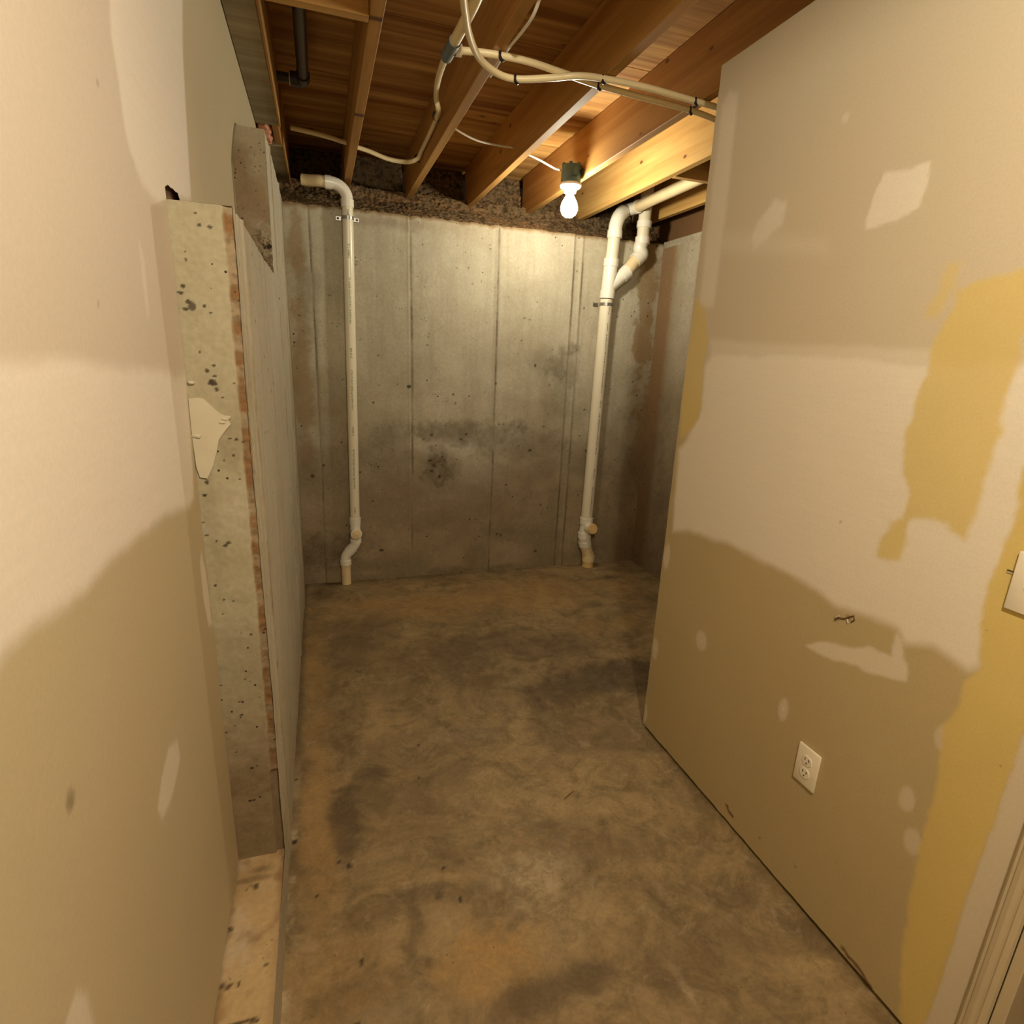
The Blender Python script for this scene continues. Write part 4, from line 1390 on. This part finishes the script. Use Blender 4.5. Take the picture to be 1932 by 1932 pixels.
# top elbow and slanting run under the floor
hx, hz = 1.975, 2.447
bm = bmesh.new()
add_tube(bm, [(xU, yr, zU - .03), (xU, yr, zU + .015)], RRr + .006, 32)
cA = [(xU, yr, zU + .01), (xU + .003, yr, zU + .05), (xU + .025, yr + .012, zU + .10), (xU + .07, yr + .045, zU + .14), (hx - .035, yr + .07, hz - .008), (hx - .006, yr + .035, hz), (hx, yr - .02, hz)]
add_tube(bm, cA, [RRr + .002] * 13 + [RRr - .004] * 12, 32, True, 4)
add_tube(bm, [(hx, yr + .0, hz), (hx, yr - .035, hz)], .040, 32)
part('elbow', bm, M['pvc_fit'], ds, True)
bm = bmesh.new()
add_tube(bm, [(hx, yr - .02, hz), (hx, 2.842, hz + .008)], .033, 32)
add_tube(bm, [(hx, 2.797, hz + .008), (hx, 1.85, hz + .02)], .033, 32)
part('pipe_section', bm, M['pvc_aged'], ds, True)
# strap below the wye
zs2 = at(1144, 570, 1, yr)[2] - .015
strap(xT, yr, zs2, RRr, ds, ((-1, yr + .045),))
# cleanout tee and offset at the foot
zc2 = at(1109, 994, 1, yr)[2]
bm = bmesh.new()
add_tube(bm, [(xB, yr, zb2 + .035), (xB, yr, zb2 - .012)], RRr + .007, 32)
add_tube(bm, [(xB, yr, zb2 - .01), (xB - .006, yr, zc2 - .07)], RRr + .002, 32)
add_tube(bm, [(xB - .006, yr, zc2 - .04), (xB - .006, yr, zc2 - .085)], RRr + .007, 32)
add_tube(bm, [(xB, yr, zc2 - .01), (xB + .012, yr - .085, zc2 + .01)], RRr - .004, 32)
tee2 = part('cleanout_tee', bm, M['pvc_fit'], ds, True)
bm = bmesh.new()
add_lathe(bm, [(0, .006), (.031, .006), (.033, .003), (.0375, .004), (.039, -.004), (0, -.004)], (xB + .0125, yr - .086, zc2 + .0105), (.13, -1, .22), 28)
part('cleanout_plug', bm, M['pvc_plug'], tee2, True, 30, label='tan cleanout plug')
xF2 = at(1109, 1060, 1, yr)[0]
zq = zc2 - .08
bm = bmesh.new()
add_tube(bm, [(xB - .006, yr, zq), (xB - .003, yr, zq - .03)], RRr + .001, 32)
add_tube(bm, [(xB - .003, yr, zq - .028), (xB + .006, yr, zq - .065)], RRr + .006, 32)
part('coupling', bm, M['pvc_fit'], ds, True)
bm = bmesh.new()
add_tube(bm, [(xB + .004, yr, zq - .055), (xF2 - .006, yr, zq - .13)], RRr, 32)
part('pipe_section', bm, M['pvc_aged'], ds, True)
bm = bmesh.new()
add_tube(bm, [(xF2 - .006, yr, zq - .12), (xF2, yr, zq - .15)], RRr + .001, 32)
add_tube(bm, [(xF2, yr, zq - .142), (xF2 + .001, yr, zq - .185)], RRr + .006, 32)
part('coupling', bm, M['pvc_aged'], ds, True)
bm = bmesh.new()
add_tube(bm, [(xF2, yr, zq - .17), (xF2, yr, -.004)], RRr, 32)
part('pipe_section', bm, M['pvc_plug'], ds, True)
print_marks(xB, yr, zb2 + .04, zt2 - .05, RRr, .12, M['print_black'], ds, 8, (xT - xB) / (zt2 - zb2), [(.0, .03), (.07, .10), (.12, .38), (.42, .45), (.48, .68), (.75, .80), (.84, .99)], .0095)

# ------------------------------------------------------------------ outlet and switch on the right partition
def wall_plate(yc, zc, kind, label, cat, sub):
    t = empty(kind, (XR, yc, zc), label, cat)
    bm = bmesh.new()
    add_box(bm, (XR - .0078, yc - .036, zc - .058), (XR - .0002, yc + .036, zc + .058), .0025, 2)
    part('cover_plate', bm, M['plate'], t, True, 30)
    if sub == 'duplex':
        for s in (1, -1):
            bm = bmesh.new()
            add_lathe(bm, [(0, .0098), (.0155, .0098), (.017, .0083), (.017, 0), (0, 0)], (XR, yc, zc + s * .0195), (-1, 0, 0), 28)
            for v in bm.verts:
                v.co.z = min(max(v.co.z, zc + s * .0195 - .0145), zc + s * .0195 + .0145)
            r_ = part('receptacle', bm, M['plate'], t, True, 30)
            bm = bmesh.new()
            for dy in (-.0062, .0062):
                add_box(bm, (XR - .0103, yc + dy - .0012, zc + s * .0195 + .0005), (XR - .0096, yc + dy + .0012, zc + s * .0195 + .0085))
            add_lathe(bm, [(0, .0005), (.0024, .0005), (.0024, 0), (0, 0)], (XR - .0098, yc, zc + s * .0195 - .007), (-1, 0, 0), 12)
            part('slot', bm, M['slot'], r_)
    else:
        bm = bmesh.new()
        add_box(bm, (XR - .0081, yc - .006, zc - .013), (XR - .006, yc + .006, zc + .013))
        part('slot', bm, M['slot'], t)
        bm = bmesh.new()
        add_box(bm, (XR - .018, yc - .0045, zc + .001), (XR - .005, yc + .0045, zc + .011), .001)
        part('toggle', bm, M['plate'], t)
    for dz in ((0,) if sub == 'duplex' else (.03, -.03)):
        bm = bmesh.new()
        add_lathe(bm, [(0, .001), (.0025, .0008), (.003, 0), (0, 0)], (XR - .0078, yc, zc + dz), (-1, 0, 0), 14)
        part('screw', bm, M['screw'] if sub != 'duplex' else M['plate'], t, True)


oc = (at(1508, 1398, 0, XR - .006) + at(1549, 1427, 0, XR - .006) + at(1537, 1497, 0, XR - .006) + at(1494, 1467, 0, XR - .006)) / 4
wall_plate(oc[1], oc[2], 'wall_outlet', 'ivory duplex wall outlet low on the right drywall', 'outlet', 'duplex')
sw = at(1893, 1146, 0, XR - .006)
wall_plate(sw[1] - .036, sw[2] + .058, 'light_switch', 'ivory light switch plate cut by the right edge of the frame', 'switch', 'toggle')
for dz in (0, -.004):
    p = at(1908, 1077, 0, XR)
    bm = bmesh.new()
    add_box(bm, (XR - .002, p[1] - .006, p[2] + dz - .0008), (XR + .001, p[1] + .006, p[2] + dz + .0008))
    part('torn_lip', bm, M['slot'] if dz == 0 else M['plaster'], wall_right)

# ------------------------------------------------------------------ small things on the floor
a_, b_ = at(1064, 1508, 2, .004), at(1083, 1492, 2, .004)
bm = bmesh.new()
add_tube(bm, [a_, a_ + (b_ - a_) * .5 + np.array([0.001, 0, .002]), b_], [.0012, .0018, .001], 7)
tag(finish('twig', bm, M['twig'], smooth=True), 'tiny brown twig lying in the middle of the floor', 'twig')
